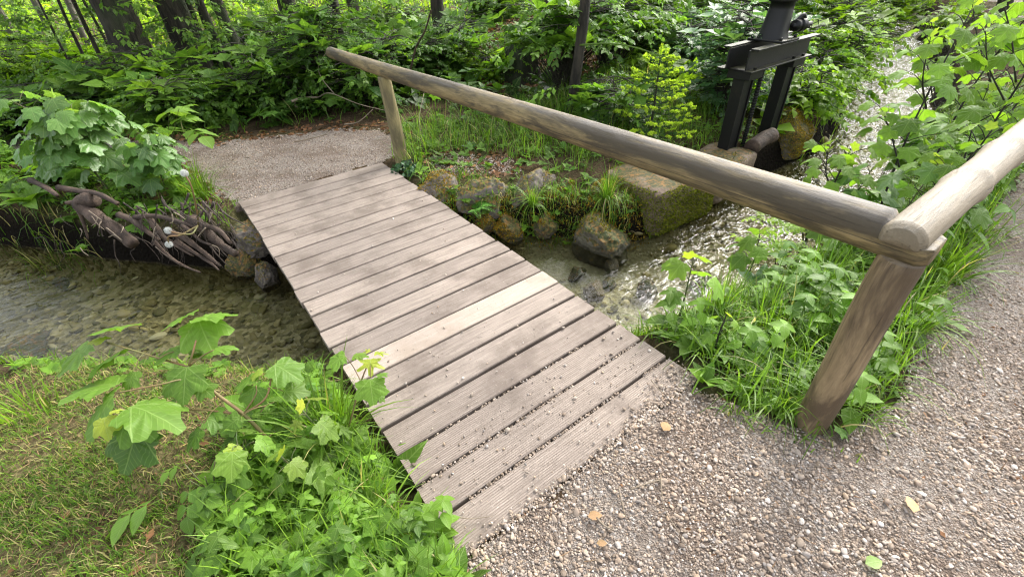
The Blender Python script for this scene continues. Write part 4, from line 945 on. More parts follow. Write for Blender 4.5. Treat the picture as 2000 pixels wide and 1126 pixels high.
for a in [((267, 634), (178, 641), .46, .47, .75, (0, .7), .55, .55, 0), ((180, 668), (106, 724), .43, .40, .95, (.3, .3), .5, .5, 0), ((244, 681), (163, 722), .40, .37, .95, (.1, .5), .35, .45, 0),
          ((373, 625), (455, 604), .46, .46, .8, (0, .5), .6, .6, 0), ((388, 605), (314, 634), .47, .46, .75, (0, .5), .6, .6, 0), ((386, 618), (404, 674), .44, .40, 1.05, (-.1, -.5), .65, .6, 0),
          ((362, 680), (300, 692), .37, .36, .9, (0, .2), .45, .5, 0), ((366, 712), (350, 782), .36, .31, 1.05, (-.2, -.3), .5, .45, 0), ((417, 682), (460, 673), .38, .38, .9, (0, .3), .5, .55, 0),
          ((228, 767), (140, 836), .37, .30, .95, (.1, .1), .5, .5, 0), ((232, 752), (150, 745), .36, .35, 1.0, (.1, .4), .55, .5, 0), ((245, 806), (292, 852), .34, .28, 1.15, (-.1, -.3), .55, .55, 0), ((250, 792), (345, 812), .35, .34, .9, (.2, .3), .5, .5, 0),
          ((275, 830), (232, 920), .27, .19, 1.15, (0, -.2), .2, .3, 0), ((533, 710), (586, 736), .31, .28, .95, (0, .1), .45, .5, 0), ((508, 730), (452, 748), .28, .27, .9, (0, .3), .5, .5, 0), ((500, 752), (484, 796), .26, .22, 1.1, (0, -.2), .45, .45, 0),
          ((515, 720), (482, 736), .30, .29, .8, (0, .2), .8, .7, .45), ((203, 812), (206, 853), .36, .33, .9, (0, -.2), .8, .7, .75), ((212, 806), (236, 796), .37, .37, .7, (0, .2), .8, .6, .8), ((208, 664), (170, 657), .44, .44, .55, (0, .2), .8, .5, .9)]:
    leaf_bt(fm, MAP if rng.random() < .5 else MAP2, *a)
for k in range(16):
    C_p = [j0, j1, j2, at(300, 696, .36), at(330, 770, .30), at(360, 800, .24), at(520, 775, .25), at(540, 860, .1)][k % 8] + rng.normal(size=3) * .02; a_ = rng.uniform(0, 6.28); d_ = np.array([math.cos(a_), math.sin(a_), .1]); p_ = C_p + d_ * rng.uniform(.04, .09) - UP * rng.uniform(0, .05)
    tube(sm_, [C_p, (C_p + p_) / 2 + UP * .01, p_], .002, .0015, seg=5); inst(fm, [MAP, MAP2][k % 2], p_, d_ - UP * .4, norm(UP + rng.normal(size=3) * .25), rng.uniform(.055, .095), rng.uniform(.3, .8), rng.uniform(.2, .7), 0)
fm.build("foliage", MAT['maple'], e, True, loc=b0); sm_.build("stem", MAT['redstem'], e, True, loc=b0)

b0 = gpx(668, 890); e = empty("sycamore_sapling", b0, "thin sycamore seedling reaching over the pale plank with yellow green tip leaves", "sapling"); fm, sm_ = MB(), MB()
tip = at(722, 702, .30); tube(sm_, [b0, at(690, 800, .14), at(705, 745, .24), tip], .004, .0025, seg=6); tube(sm_, [at(705, 745, .24), at(690, 716, .26), at(674, 694, .28)], .002, .0015, seg=5); tube(sm_, [tip, at(724, 722, .285), at(724, 737, .27)], .002, .0015, seg=5)
for T, *a in [(MAP, (676, 693), (637, 712), .28, .27, 1.35, (0, .2), .5, .6, 0), (MAP2, (688, 695), (716, 690), .29, .30, .9, (0, .3), .5, .5, .1), (MAPN, (723, 692), (724, 737), .31, .28, 1.25, (0, -.3), .9, .7, .8), (MAPN, (724, 690), (764, 686), .31, .31, .6, (0, .3), .9, .6, .8), (MAPN, (722, 690), (712, 678), .315, .32, .9, (0, 0), .9, .6, .9),
              (MAP, (722, 737), (728, 786), .27, .22, 1.15, (0, -.3), .6, .6, 0), (MAP2, (735, 735), (756, 724), .27, .27, .9, (0, .3), .5, .5, 0), (MAP, (738, 772), (752, 782), .20, .18, .9, (0, 0), .5, .4, 0)]: leaf_bt(fm, T, *a)
fm.build("foliage", MAT['maple'], e, True, loc=b0); sm_.build("stem", MAT['redstem'], e, True, loc=b0)

sapling("sycamore_seedling", gpx(640, 900), .30, "small sycamore seedling with lemon yellow young leaves beside the long grass blades", 201, size=.105, nodes=4, spread=.07, hue=(.7, 1), age_top=1.4, T=[MAP, MAPN], start=.5)
sapling("sycamore_seedling", gpx(590, 960), .22, "low sycamore seedling with light green leaves in the middle of the lush clump", 202, size=.115, nodes=3, spread=.08, hue=(.6, 1), age_top=.7, start=.5)
sapling("sycamore_seedling", gpx(505, 930), .20, "sycamore seedling with mid green leaves under the big sapling's stem", 203, size=.11, nodes=4, spread=.08, hue=(.4, .8), start=.4)
# pinnate seedlings
PIN_ELD = [t_pinnate(t_ovate(.74, 4, .2, .10, .42), 2, .40, 30 + k) for k in range(2)]
def pinnate_plant(base, fr, label, T=PIN_ELD, mat='ash', name="elder_seedling", h=.15, cat="seedling", seed=1, stemmat='stem'):
    base = np.asarray(base, float); e = empty(name, base, label, cat); fm, sm_ = MB(), MB(); r = np.random.default_rng(seed)
    for (b, t, zb, zt, sc) in fr:
        B = at(*b, zb); Tp = at(*t, zt); tube(sm_, [base, (base + B) / 2 + UP * .03, B], .003, .002, seg=5); d = Tp - B; inst(fm, T[r.integers(len(T))], B, d, norm(UP + r.normal(size=3) * .12), np.linalg.norm(d) * sc, r.uniform(.45, .8), r.uniform(.4, .7), 0)
    fm.build("foliage", MAT[mat], e, True, loc=base); sm_.build("stem", MAT[stemmat], e, True, loc=base); return e
pinnate_plant(gpx(330, 965), [((318, 972), (196, 1015), .14, .10, 1.05)], "elder seedling with seven broad leaflets lying over the cropped grass", seed=4)
pinnate_plant(gpx(430, 985), [((372, 938), (352, 1025), .15, .10, 1.1), ((400, 930), (395, 1015), .17, .11, 1.0), ((360, 905), (300, 925), .17, .15, 1.), ((420, 900), (455, 862), .19, .2, 1.)], "elder plant with several drooping leaf sprays at the left of the lush clump", seed=5)
def whorl_plant(base, h, n, spread, label, seed, mat='herb', hue=(.5, 1), name="nettle_plant", size=1., group=None):
    base = np.asarray(base, float); r = np.random.default_rng(seed); mb = MB(); 
    for k in range(n):
        p = base + np.array([r.normal() * spread, r.normal() * spread, -.01]); d = norm(np.array([r.normal() * .25, r.normal() * .25 - .1, 1])); a = r.uniform(0, 6.28)
        inst(mb, WHO[r.integers(3)], p, np.array([math.cos(a), math.sin(a), 0]) - d * np.dot(np.array([math.cos(a), math.sin(a), 0]), d), d, h * r.uniform(.75, 1.15) * size, r.uniform(*hue), r.uniform(.4, .85), 0)
    return tag(mb.build(name, MAT[mat], None, True, loc=base), label, "nettle", group)
whorl_plant(gpx(862, 1062), .17, 4, .025, "bright green balsam plant with whorled leaves at the near left deck corner", 301, hue=(.75, 1), name="balsam_plant")
whorl_plant(gpx(812, 1012), .15, 4, .03, "bright balsam plant left of the one touching the deck corner", 302, hue=(.7, 1), name="balsam_plant")
whorl_plant(gpx(835, 1100), .10, 3, .03, "lowest small balsam plant at the bottom edge by the deck", 303, hue=(.7, 1), name="balsam_plant")
whorl_plant(gpx(520, 1060), .14, 4, .05, "small nettle plant among the grass at the bottom of the clump", 304, hue=(.3, .6))
tuft("long_grass_tuft", gpx(650, 860), 150, .34, .09, 311, "tall wide bladed grass tuft growing beside the deck's left edge", .010, .45)
tuft("long_grass_tuft", gpx(730, 900), 80, .24, .07, 312, "fine grass tuft pressed against the left side of the deck", .006, .7)
tuft("long_grass_tuft", gpx(60, 800), 80, .17, .10, 313, "fresh grass tuft on the shore at the far left edge", .006, .6, hue=(.6, 1))
tuft("long_grass_tuft", gpx(560, 1085), 120, .17, .09, 314, "spreading grass tuft at the bottom of the lush clump", .006, .9)
def dock(base, label, seed, n=5, L=.2, leaf=None, mat='herb', hue=(.2, .7), name="dock_plant", lift=1.2, cat="dock"):
    r = np.random.default_rng(seed); base = np.asarray(base, float); mb = MB(); leaf = leaf or DOCK
    for k in range(n):
        a = k * 6.28 / n + r.normal() * .4; d = np.array([math.cos(a), math.sin(a), lift * r.uniform(.4, 1.3)]); inst(mb, leaf, base, d, norm(UP + r.normal(size=3) * .3 + np.array([math.cos(a), math.sin(a), 0]) * -.3), L * r.uniform(.65, 1.1), r.uniform(*hue), r.uniform(.3, .8), 0)
    return tag(mb.build(name, MAT[mat], None, True, loc=base), label, cat)
dock(gpx(768, 935), "broad wavy dock leaves standing beside the left deck edge", 321, 6, .17)
dock(gpx(520, 1115), "greyish coltsfoot leaves at the bottom edge of the clump", 322, 5, .12, HEART, 'pale', name="coltsfoot", cat="coltsfoot")

# stuff: ground cover in the left foreground
def field(n, x0, x1, y0, y1, fn, seed, mar=150):
    r = np.random.default_rng(seed); x, y = scat(x0, x1, y0, y1, n, r); d = poly_sdf(CHAN, x, y); pth = np.minimum(poly_sdf(NEAR_PATH, x, y), poly_sdf(FAR_PATH, x, y)); k = fn(x, y, d, pth, r) & ~((x > -.09) & (x < 1.29) & (y > -3.30) & (y < .03)); x, y = x[k], y[k]; z = ground_z(x, y); P = np.stack([x, y, z], -1); k = seen(P, mar); return P[k], r
def cover(mb, T, P, r, size, hue, val=(.2, .85), tilt=.3, age=0., lift=0.):
    n = len(P); a = r.uniform(0, 6.28, n); Y_ = np.stack([np.cos(a), np.sin(a), r.normal(size=n) * .15], -1); Z_ = norm(UP + r.normal(size=(n, 3)) * tilt)
    ti = r.integers(len(T), size=n)
    for k in range(len(T)):
        m_ = ti == k
        if m_.any(): inst(mb, T[k], P[m_] + UP * lift * r.random(m_.sum())[:, None], Y_[m_], Z_[m_], r.uniform(*size, m_.sum()), r.uniform(*hue, m_.sum()), r.uniform(*val, m_.sum()), age)
LUSH = [(-.56, -2.65), (-.40, -2.35), (-.16, -2.15), (-.02, -2.3), (-.02, -3.28), (-.08, -3.5), (-.5, -3.3), (-.62, -3.0)]
not_bridge = lambda x, y: ~((x > -.03) & (x < 1.24) & (y > -3.34) & (y < .03))
mb = MB(); P, r = field(130000, -2.4, .02, -4.2, -1.2, lambda x, y, d, p, r: (d > .02) & (p > .03) & not_bridge(x, y) & (r.random(len(x)) < .25 + .75 * sstep(-.1, .2, n2(x, y, 3.2, 3, 71))) & (n2(x, y, 2.1, 3, 75) > -.62), 401)
grass(mb, P, r.uniform(.015, .055, len(P)), 402, .0024, 1.3, (.1, .9), .30, 4); tag(mb.build("cropped_grass", MAT['grass']), kind='stuff')
mb = MB(); P, r = field(9000, -2.4, .0, -4.2, -1.2, lambda x, y, d, p, r: (d > .03) & (p > .02), 410); n = len(P); a = r.uniform(0, 6.28, n); inst(mb, T_BLADE, P + UP * .004, np.stack([np.cos(a), np.sin(a), r.normal(size=n) * .12], -1), UP + r.normal(size=(n, 3)) * .3, r.uniform(.012, .05, n), r.random(n), r.random(n), r.uniform(.2, 1, n), sx=r.uniform(.0014, .004, n)); tag(mb.build("straw_litter", MAT['litter']), kind='stuff')
mb = MB(); P, r = field(7500, -.75, 0, -3.6, -1.9, lambda x, y, d, p, r: (poly_sdf(LUSH, x, y) < 0) & not_bridge(x, y), 403); grass(mb, P, r.uniform(.06, .22, len(P)), 404, .0055, .9, (.2, 1), .04, 5); tag(mb.build("lush_grass", MAT['grass']), kind='stuff')
mb = MB(); P, r = field(900, -.75, 0, -3.6, -1.9, lambda x, y, d, p, r: (poly_sdf(LUSH, x, y) < .02) & not_bridge(x, y), 405); cover(mb, TRI, P, r, (.035, .10), (.3, 1), lift=.12)
P, r = field(420, -.75, 0, -3.6, -1.9, lambda x, y, d, p, r: (poly_sdf(LUSH, x, y) < .02) & not_bridge(x, y), 406); cover(mb, ROS + WHO, P, r, (.06, .15), (.2, 1), lift=.06); tag(mb.build("ground_cover", MAT['herb']), kind='stuff')
mb = MB(); P, r = field(700, -2.2, -.45, -2.6, -1.0, lambda x, y, d, p, r: (d > -.02) & (d < .28), 407); cover(mb, TRI + ROS, P, r, (.03, .07), (.5, 1), lift=.03); tag(mb.build("ground_cover", MAT['herb']), kind='stuff')
mb = MB(); P, r = field(3500, -2.4, -.1, -2.8, -.4, lambda x, y, d, p, r: (d > -.05) & (d < .22), 408); grass(mb, P, r.uniform(.05, .14, len(P)), 409, .005, .8, (.3, 1), .08, 4); tag(mb.build("shore_grass", MAT['grass']), kind='stuff')

# ------------------------------------------------------------------ left far bank
sapling("sycamore_sapling", gpx(235, 400), .82, "bushy sycamore sapling with pale shining leaves crowning the root bank", 501, mat='maple_sheen', size=.185, nodes=8, spread=.22, branches=11, hue=(.3, 1), age_top=.2, start=.25, r0=.010)
sapling("sycamore_sapling", gpx(330, 385), .52, "smaller sycamore sapling leaning to the gravel right of the root bank bush", 502, mat='maple_sheen', size=.16, nodes=6, spread=.15, branches=5, lean=(.05, -.1), hue=(.3, .8), age_top=.1)
sapling("sycamore_sapling", gpx(160, 380), .48, "sycamore sapling half hidden between broad leaves and the root bank bush", 503, mat='maple_sheen', size=.14, nodes=6, spread=.16, branches=6, hue=(.2, .8), age_top=.1)
for k, (u, v, L, n, lb) in enumerate([(55, 345, .26, 17, "broad pointed leaf clump hanging over the bank at the left edge"), (115, 352, .24, 15, "broad pointed leaf clump next to the root bank bush"), (10, 335, .27, 16, "broad leaf clump cut by the left frame edge above the water"), (60, 395, .22, 14, "lowest broad leaf clump drooping over the dark bank at left"), (150, 335, .24, 13, "broad leaf clump partly under the root bank bush")]):
    dock(at(u, v, .06), lb, 510 + k, n, L, t_ovate(.48, 6, .5, .12, .38), 'herb', (.4, .9), "hosta_clump", 1.1, "leafy plant")
tuft("long_grass_tuft", gpx(388, 385), 260, .34, .12, 520, "arching grass tuft at the left edge of the far gravel beside the roots", .006, .8)
tuft("long_grass_tuft", gpx(60, 470), 70, .35, .15, 521, "dry hanging grass on the dark bank at the left edge", .005, 1.5, age=.5)
tuft("long_grass_tuft", gpx(460, 400), 12, .10, .02, 522, "tiny grass shoot beside the left far deck corner", .006, .4)
dock(at(405, 430, -.05), "small leafy rosette below the dandelion stem", 523, 8, .09, t_maple(18, True, .2, 4, .6), 'herb', name="leafy_rosette", cat="leafy plant")
dock(rp(160, 490, .1), "small pale seedling hanging on the dark roots above the water", 524, 4, .08, HEART, 'herb', name="leafy_rosette", cat="leafy plant")
mb = MB(); P, r = field(8000, -4.5, .2, -.6, 4.2, lambda x, y, d, p, r: (d > .12) & (p > .06) & (y > -x * .8 - .5), 530); grass(mb, P, r.uniform(.06, .24, len(P)), 531, .006, .9, (.1, .8), .05, 4); tag(mb.build("bank_grass", MAT['grass']), kind='stuff')
mb = MB(); P, r = field(2600, -5, .2, -.6, 4.8, lambda x, y, d, p, r: (d > .08) & (p > .08) & (y > -x * .8 - .5), 532); cover(mb, ROSL + TRI + WHO, P, r, (.07, .18), (.1, .8), lift=.12); tag(mb.build("ground_cover", MAT['herb']), kind='stuff')
mb = MB(); P, r = field(14000, -3.2, .05, -.5, 3, lambda x, y, d, p, r: (d > -.06) & (d < .14) & (y > -x * .8 - .7) & (x < -1.0) & (r.random(len(x)) < .6), 533); grass(mb, P, r.uniform(.10, .30, len(P)), 534, .005, 1.6, (.0, .5), .45, 5); tag(mb.build("hanging_grass", MAT['grass']), kind='stuff')

LITTER = [at(845, 305)[:2], at(900, 296)[:2], at(985, 308)[:2], at(1000, 326)[:2], at(930, 330)[:2], at(860, 325)[:2]]
# ------------------------------------------------------------------ right far bank behind the rocks
isR = lambda x, y: (x > 1.3) & (y > -2.0)
mb = MB(); P, r = field(9500, 1.3, 4.6, -1.9, 1.2, lambda x, y, d, p, r: (d > .10) & (p > .05) & (poly_sdf([(2.28, -2.15), (3.15, -2.15), (3.95, -2.1), (3.95, -1.65), (3.15, -1.7), (2.95, -1.45), (2.3, -1.5)], x, y) > 0) & (n2(x, y, 3.2, 3, 81) > -.05 - .25 * (d > .7)) & (poly_sdf(LITTER, x, y) > .06 + .10 * n2(x, y, 7, 2, 82)) , 601); k = P[:, 1] < .9 - .4 * (P[:, 0] - 1.4); P = P[k]
dd = sstep(.2, .7, poly_sdf(CHAN, P[:, 0], P[:, 1])); grass(mb, P, r.uniform(.05, .16, len(P)) * (1 + 1.1 * dd), 602, .006, .9, (.05, .9), .06, 5); tag(mb.build("bank_grass", MAT['grass']), kind='stuff')
mb = MB(); P, r = field(700, 1.3, 4.6, -1.9, 1.0, lambda x, y, d, p, r: (d > .06) & (p > .05) & (poly_sdf([(2.28, -2.15), (3.15, -2.15), (3.95, -2.1), (3.95, -1.65), (3.15, -1.7), (2.95, -1.45), (2.3, -1.5)], x, y) > 0), 603); cover(mb, TRI + ROSL, P, r, (.04, .10), (.2, .9), lift=.05); tag(mb.build("ground_cover", MAT['herb']), kind='stuff')
mb = MB(); P, r = field(9000, 1.28, 2.5, -2.2, -.6, lambda x, y, d, p, r: (d > -.08) & (d < .16) & (n2(x, y, 5, 2, 85) > -.25), 604); grass(mb, P, r.uniform(.03, .13, len(P)), 605, .004, 1.3, (.1, .9), .16, 5); tag(mb.build("bank_grass", MAT['grass']), kind='stuff')
mb = MB(); P, r = field(16000, 1.28, 2.5, -2.2, -.6, lambda x, y, d, p, r: (d > -.09) & (d < .14), 606); n = len(P); inst(mb, T_BLADE, P, norm(UP + r.normal(size=(n, 3)) * .6), r.normal(size=(n, 3)), r.uniform(.010, .03, n), r.random(n), r.random(n), r.uniform(.2, 1, n), sx=r.uniform(.005, .010, n)); tag(mb.build("bank_moss", MAT['moss']), kind='stuff')
mb = MB(); P, r = field(420, 1.28, 2.5, -2.2, -.6, lambda x, y, d, p, r: (d > -.07) & (d < .2), 607); cover(mb, TRI + ROS, P, r, (.03, .07), (.3, 1), lift=.03); tag(mb.build("ground_cover", MAT['herb']), kind='stuff')
tuft("hanging_sedge", at(1040, 400, -.10), 110, .24, .03, 611, "arching sedge tuft between the mossy stones under the right grey rock", .006, 1.2, cat="sedge")
tuft("hanging_sedge", at(1185, 395, -.10), 150, .28, .04, 612, "sedge tuft hanging over the water at the slab's left corner", .006, 1.5, hue=(.1, .7), age=.12, cat="sedge")
def ivy(base, n, rad, label, seed, mat='ivy', name="ivy_patch", size=(.03, .05), hue=(.2, .9), hgt=.12, cat="ivy"):
    r = np.random.default_rng(seed); base = np.asarray(base, float); mb = MB(); a = r.uniform(0, 6.28, n); q = rad * np.sqrt(r.random(n)); P = base + np.stack([q * np.cos(a), q * np.sin(a), hgt * r.random(n) * (1 - q / rad)], -1); b = r.uniform(0, 6.28, n)
    inst(mb, HEART, P, np.stack([np.cos(b), np.sin(b), -.3 + 0 * b], -1), norm(UP + r.normal(size=(n, 3)) * .5 + np.array([-.3, -.5, 0])), r.uniform(*size, n), r.uniform(*hue, n), r.random(n)); return tag(mb.build(name, MAT[mat], None, True, loc=base), label, cat)
ivy(at(795, 330, .0), 130, .13, "dark glossy ivy patch at the foot of the far post", 621)
ivy(at(1010, 395, -.15), 90, .11, "dark green ivy between two grey bank rocks", 622, size=(.025, .045))
def fern(base, n, L, label, seed):
    r = np.random.default_rng(seed); base = np.asarray(base, float); mb = MB(); lf = t_ovate(.34, 2, .1, .08, .3)
    for k in range(n):
        a = r.uniform(-2.6, .3); d = np.array([math.cos(a), math.sin(a), 0]); pts = catmull([base, base + d * L * .4 + UP * L * .32, base + d * L * .9 + UP * L * .18], 8); tg = norm(np.gradient(pts, axis=0))
        for i in range(2, len(pts)):
            t = i / len(pts); 
            for sd in (-1, 1):
                X_ = norm(np.cross(tg[i], UP)) * sd; inst(mb, lf, pts[i], X_ + tg[i] * .45, norm(UP + r.normal(size=3) * .1), L * .30 * (1.05 - t) + .008, r.uniform(.4, .9), r.uniform(.4, .8))
        tube(mb, pts, .0015, .0008, seg=4, sm=0, cap=False)
    return tag(mb.build("fern", MAT['fern'], None, True, loc=base), label, "fern")
fern(at(925, 415, -.16), 9, .20, "bright small fern on the rocks against the right deck edge", 631)
dock(gpx(918, 292), "small broad leaf rosette on the grass right of the far post", 632, 6, .10, t_ovate(.5, 5, .3), 'pale', name="leafy_rosette", cat="leafy plant")
dock(at(868, 345, .02), "pale bluish leaf rosette on top of the streaked rock", 633, 6, .06, HEART, 'pale', name="leafy_rosette", cat="leafy plant")

# young spruce with light tips
def spruce(base, h, label, seed):
    r = np.random.default_rng(seed); base = np.asarray(base, float); e = empty("young_spruce", base, label, "spruce"); nm, sm_ = MB(), MB(); h = h * 1.12; tube(sm_, [base, base + UP * h * .5 + np.array([.01, 0, 0]), base + UP * h * .97], .014, .004, seg=7)
    def needles(pts, L, tip, nn):
        pts = catmull(pts, 7); tg = norm(np.gradient(pts, axis=0)); m_ = len(pts); idx = r.uniform(0, m_ - 1.001, nn); i0 = idx.astype(int); f_ = (idx - i0)[:, None]; P = pts[i0] * (1 - f_) + pts[i0 + 1] * f_; t = idx / (m_ - 1); d = norm(r.normal(size=(nn, 3)) + tg[i0] * 1.1 + UP * .15)
        ag = np.where(t > 1 - tip, .85 + .15 * r.random(nn), 0); inst(nm, T_BLADE, P, d, r.normal(size=(nn, 3)), L * r.uniform(.7, 1.1, nn) * np.where(ag > 0, 1.15, 1), r.uniform(.2, .8, nn), r.uniform(.3, .8, nn), ag, sx=np.where(ag > 0, .009, .0036))
    for k in range(30):
        t = .10 + .86 * (k / 30); a = k * 2.4 + r.normal() * .2; L = h * .46 * (1 - t) ** .75 + .05; d = np.array([math.cos(a), math.sin(a), 0]); p = base + UP * h * t; en = p + d * L + UP * L * (.12 + .35 * t); pts = [p, p + d * L * .5 - UP * L * .02, en]; tube(sm_, pts, .004, .0015, seg=4); needles(pts, .020, .30, 330)
        for q in range(5):
            f_ = .35 + .13 * q; s0 = p + (en - p) * f_; sd = 1 if q % 2 else -1; d2_ = norm(d + sd * np.array([-d[1], d[0], 0]) * .9 + UP * .12); needles([s0, s0 + d2_ * L * .22, s0 + d2_ * L * (.46 - .03 * q) + UP * .006], .019, .55, 190)
    needles([base + UP * h * .9, base + UP * h * .96, base + UP * h * 1.05], .024, .6, 160); nm.build("needles", MAT['needle'], e, True, loc=base); sm_.build("trunk", MAT['darkstem'], e, True, loc=base)
spruce(gpx(1268, 300) + np.array([.12, .12, 0]), .72, "young spruce with lime green new tips behind the long rail", 641)
# ------------------------------------------------------------------ right bank beside the railing
RB = lambda x, y: (x > 1.22) & (y < -2.3)
bank = lambda x, y, d, p, r: RB(x, y) & (d > -.03) & (p > .02)
mb = MB(); P, r = field(34000, 1.2, 7.5, -4.0, -1.8, bank, 701); dd = np.clip(poly_sdf(CHAN, P[:, 0], P[:, 1]), .02, .4); grass(mb, P, r.uniform(.05, .25, len(P)) * (.40 + 1.7 * dd), 702, .006, .9, (.1, .9), .04, 5); tag(mb.build("bank_grass", MAT['grass']), kind='stuff')
mb = MB(); P, r = field(1500, 1.2, 7.5, -4.0, -1.8, lambda x, y, d, p, r: bank(x, y, d, p, r) & (r.random(len(x)) < sstep(.05, .45, d)), 703); cover(mb, TRI + ROS, P, r, (.035, .085), (.1, 1), (.1, .9), lift=.06); P, r = field(450, 1.2, 7.5, -4.0, -1.8, lambda x, y, d, p, r: bank(x, y, d, p, r) & (d > .22), 704); cover(mb, WHO, P, r, (.12, .26), (.3, 1), tilt=.25); tag(mb.build("ground_cover", MAT['herb']), kind='stuff')
mb = MB(); P, r = field(1500, .9, 5, -4.3, -3.2, lambda x, y, d, p, r: (x > 1.1) & (p < .03) & (p > -.10) & (n2(x, y, 4, 2, 88) > .02), 705); grass(mb, P, r.uniform(.02, .07, len(P)), 706, .0035, 1.2, (.2, .9), .35, 3); tag(mb.build("path_edge_grass", MAT['grass']), kind='stuff')
for k, (u, v, n, L, rad, wd, ln, lb) in enumerate([
    (1395, 610, 130, .34, .08, .006, .4, "upright grass tuft at the water edge left of the brown post"), (1500, 640, 110, .30, .10, .006, .9, "arching grass tuft between the water and the brown post"),
    (1590, 560, 130, .34, .10, .007, .8, "tall arching grass directly under the long rail near its joint"), (1530, 790, 150, .22, .08, .005, 1.1, "fine drooping grass at the left foot of the brown post"),
    (1670, 800, 90, .15, .08, .005, 1.1, "short grass around the right foot of the brown post"), (1760, 640, 130, .32, .10, .008, .9, "long broad grass leaning to the gravel right of the brown post"),
    (1830, 540, 140, .40, .10, .009, .8, "tall sword like grass under the pale rail"), (1900, 460, 100, .34, .12, .007, .9, "grass tuft under the pale rail farther along the path"),
    (1440, 800, 60, .13, .06, .006, .9, "low grass tuft on the gravel edge right of the deck's near corner"), (1560, 840, 50, .10, .05, .004, 1.2, "sparse yellowish grass at the very base of the brown post")]):
    tuft("long_grass_tuft", gpx(u, v), n, L, rad, 720 + k, lb, wd, ln)
for k, (u, v, n, L, leaf, mat, lb) in enumerate([
    (1330, 665, 6, .16, DOCK, 'herb', "dock plant at the right deck edge above the water"), (1400, 690, 7, .17, DOCK, 'herb', "dock plant with long leaves in the middle of the bank below the rail"),
    (1545, 720, 6, .13, HEART, 'herb', "burdock like heart leaves against the left side of the brown post"), (1470, 745, 6, .12, t_ovate(.55, 6, .3), 'herb', "plantain rosette low in front of the bank greenery"),
    (1375, 745, 5, .12, t_ovate(.55, 6, .3), 'herb', "plantain rosette beside the deck's near right corner"), (1525, 800, 4, .10, OV, 'herb', "small leafy seedling standing at the left foot of the brown post"),
    (1800, 620, 6, .20, DOCK, 'herb', "dock plant reaching to the gravel right of the brown post"), (1700, 720, 6, .11, HEART, 'herb', "heart leaved plant right behind the brown post's foot"), (1480, 560, 7, .22, DOCK, 'pale', "greyish dock leaves above the bank grass near the water")]):
    dock(gpx(u, v), lb, 740 + k, n, L, leaf, mat, (.3, .9))
sapling("sycamore_sapling", gpx(1330, 640) + np.array([.05, .05, 0]), .38, "sycamore seedling with few large leaves standing in front of the stream", 751, size=.13, nodes=3, spread=.14, hue=(.5, 1), age_top=.4, start=.45, T=[MAP, MAP2])
sapling("sycamore_sapling", gpx(1450, 560), .42, "sycamore sapling with drooping leaves against the rippled water under the rail", 752, size=.13, nodes=4, spread=.16, hue=(.4, .9), age_top=.5, start=.35)
sapling("sycamore_sapling", gpx(1395, 690), .24, "dark stemmed bare seedling with one pale leaf beside the deck and water", 753, size=.07, nodes=2, spread=.06, stemmat='darkstem', hue=(.6, 1))
sapling("sycamore_sapling", gpx(1640, 470), .55, "sycamore sapling with one big shining leaf above the long rail", 754, mat='maple_sheen', size=.20, nodes=4, spread=.16, hue=(.3, .8), start=.5)
sapling("sycamore_sapling", gpx(1745, 480), .52, "sycamore sapling with pale glossy leaves in the rail corner", 755, mat='maple_sheen', size=.17, nodes=4, spread=.16, hue=(.4, .9), start=.4)
for k, (x, y, h, ln, br, sz, lb, hu, mt) in enumerate([
    (2.9, -2.95, .80, (.2, 0), 1, .15, "tall sycamore sapling with yellow tips between stream and rail corner", (.6, 1), 'maple'),
    (3.5, -3.15, 1.25, (.3, .1), 3, .16, "tall thin stemmed sycamore crossing in front of the upper stream", (.5, 1), 'maple'),
    (3.9, -3.35, 1.35, (.2, -.05), 4, .17, "sycamore sapling rising right behind the pale rail with bright leaves", (.6, 1), 'maple'),
    (4.6, -3.1, 1.4, (.3, -.1), 5, .18, "bushy sycamore sapling in the upper right corner over the stream bank", (.6, 1), 'maple'),
    (5.3, -3.25, 1.5, (.2, -.2), 6, .18, "tallest sycamore sapling at the right edge with backlit yellow green leaves", (.7, 1), 'maple'),
    (5.6, -2.75, 1.3, (.2, .1), 5, .17, "sycamore sapling bending over the far bend of the stream", (.5, 1), 'maple'),
    (6.6, -2.9, 1.5, (.1, .1), 6, .18, "distant sycamore sapling farthest along the right bank", (.6, 1), 'maple'),
    (3.1, -3.4, .70, (.1, -.1), 2, .13, "sycamore sapling leaning onto the pale rail", (.4, .9), 'maple'),
    (4.3, -3.5, .75, (.1, -.1), 3, .13, "low sycamore sapling under the pale rail beside the path", (.4, .9), 'maple')]):
    sapling("sycamore_sapling", g3(x, y), h, lb, 760 + k, mat=mt, size=sz * .82, nodes=8, lean=ln, spread=.20, branches=(br + 1) // 2 if y > -3.3 else br, hue=hu, age_top=.4, start=.35, stemmat='darkstem', r0=.008)
for k, (x, y, n, h, lb) in enumerate([(2.25, -3.25, 7, .24, "nettle clump at the water under the middle of the long rail"), (2.75, -3.42, 8, .28, "nettle clump filling the corner between both rails"), (3.3, -3.48, 8, .33, "nettle clump below the pale rail near its first ring"), (3.6, -2.95, 10, .42, "nettle clump on the stream edge in front of the sluice"), (4.6, -3.45, 8, .40, "nettle clump beside the gravel in the upper right"), (5.0, -2.95, 9, .45, "nettle clump on the stream edge beyond the pale rail"), (1.95, -3.45, 8, .28, "nettle clump just behind the brown post")]):
    whorl_plant(g3(x, y), h, n, .09, lb, 780 + k, hue=(.3, .9))
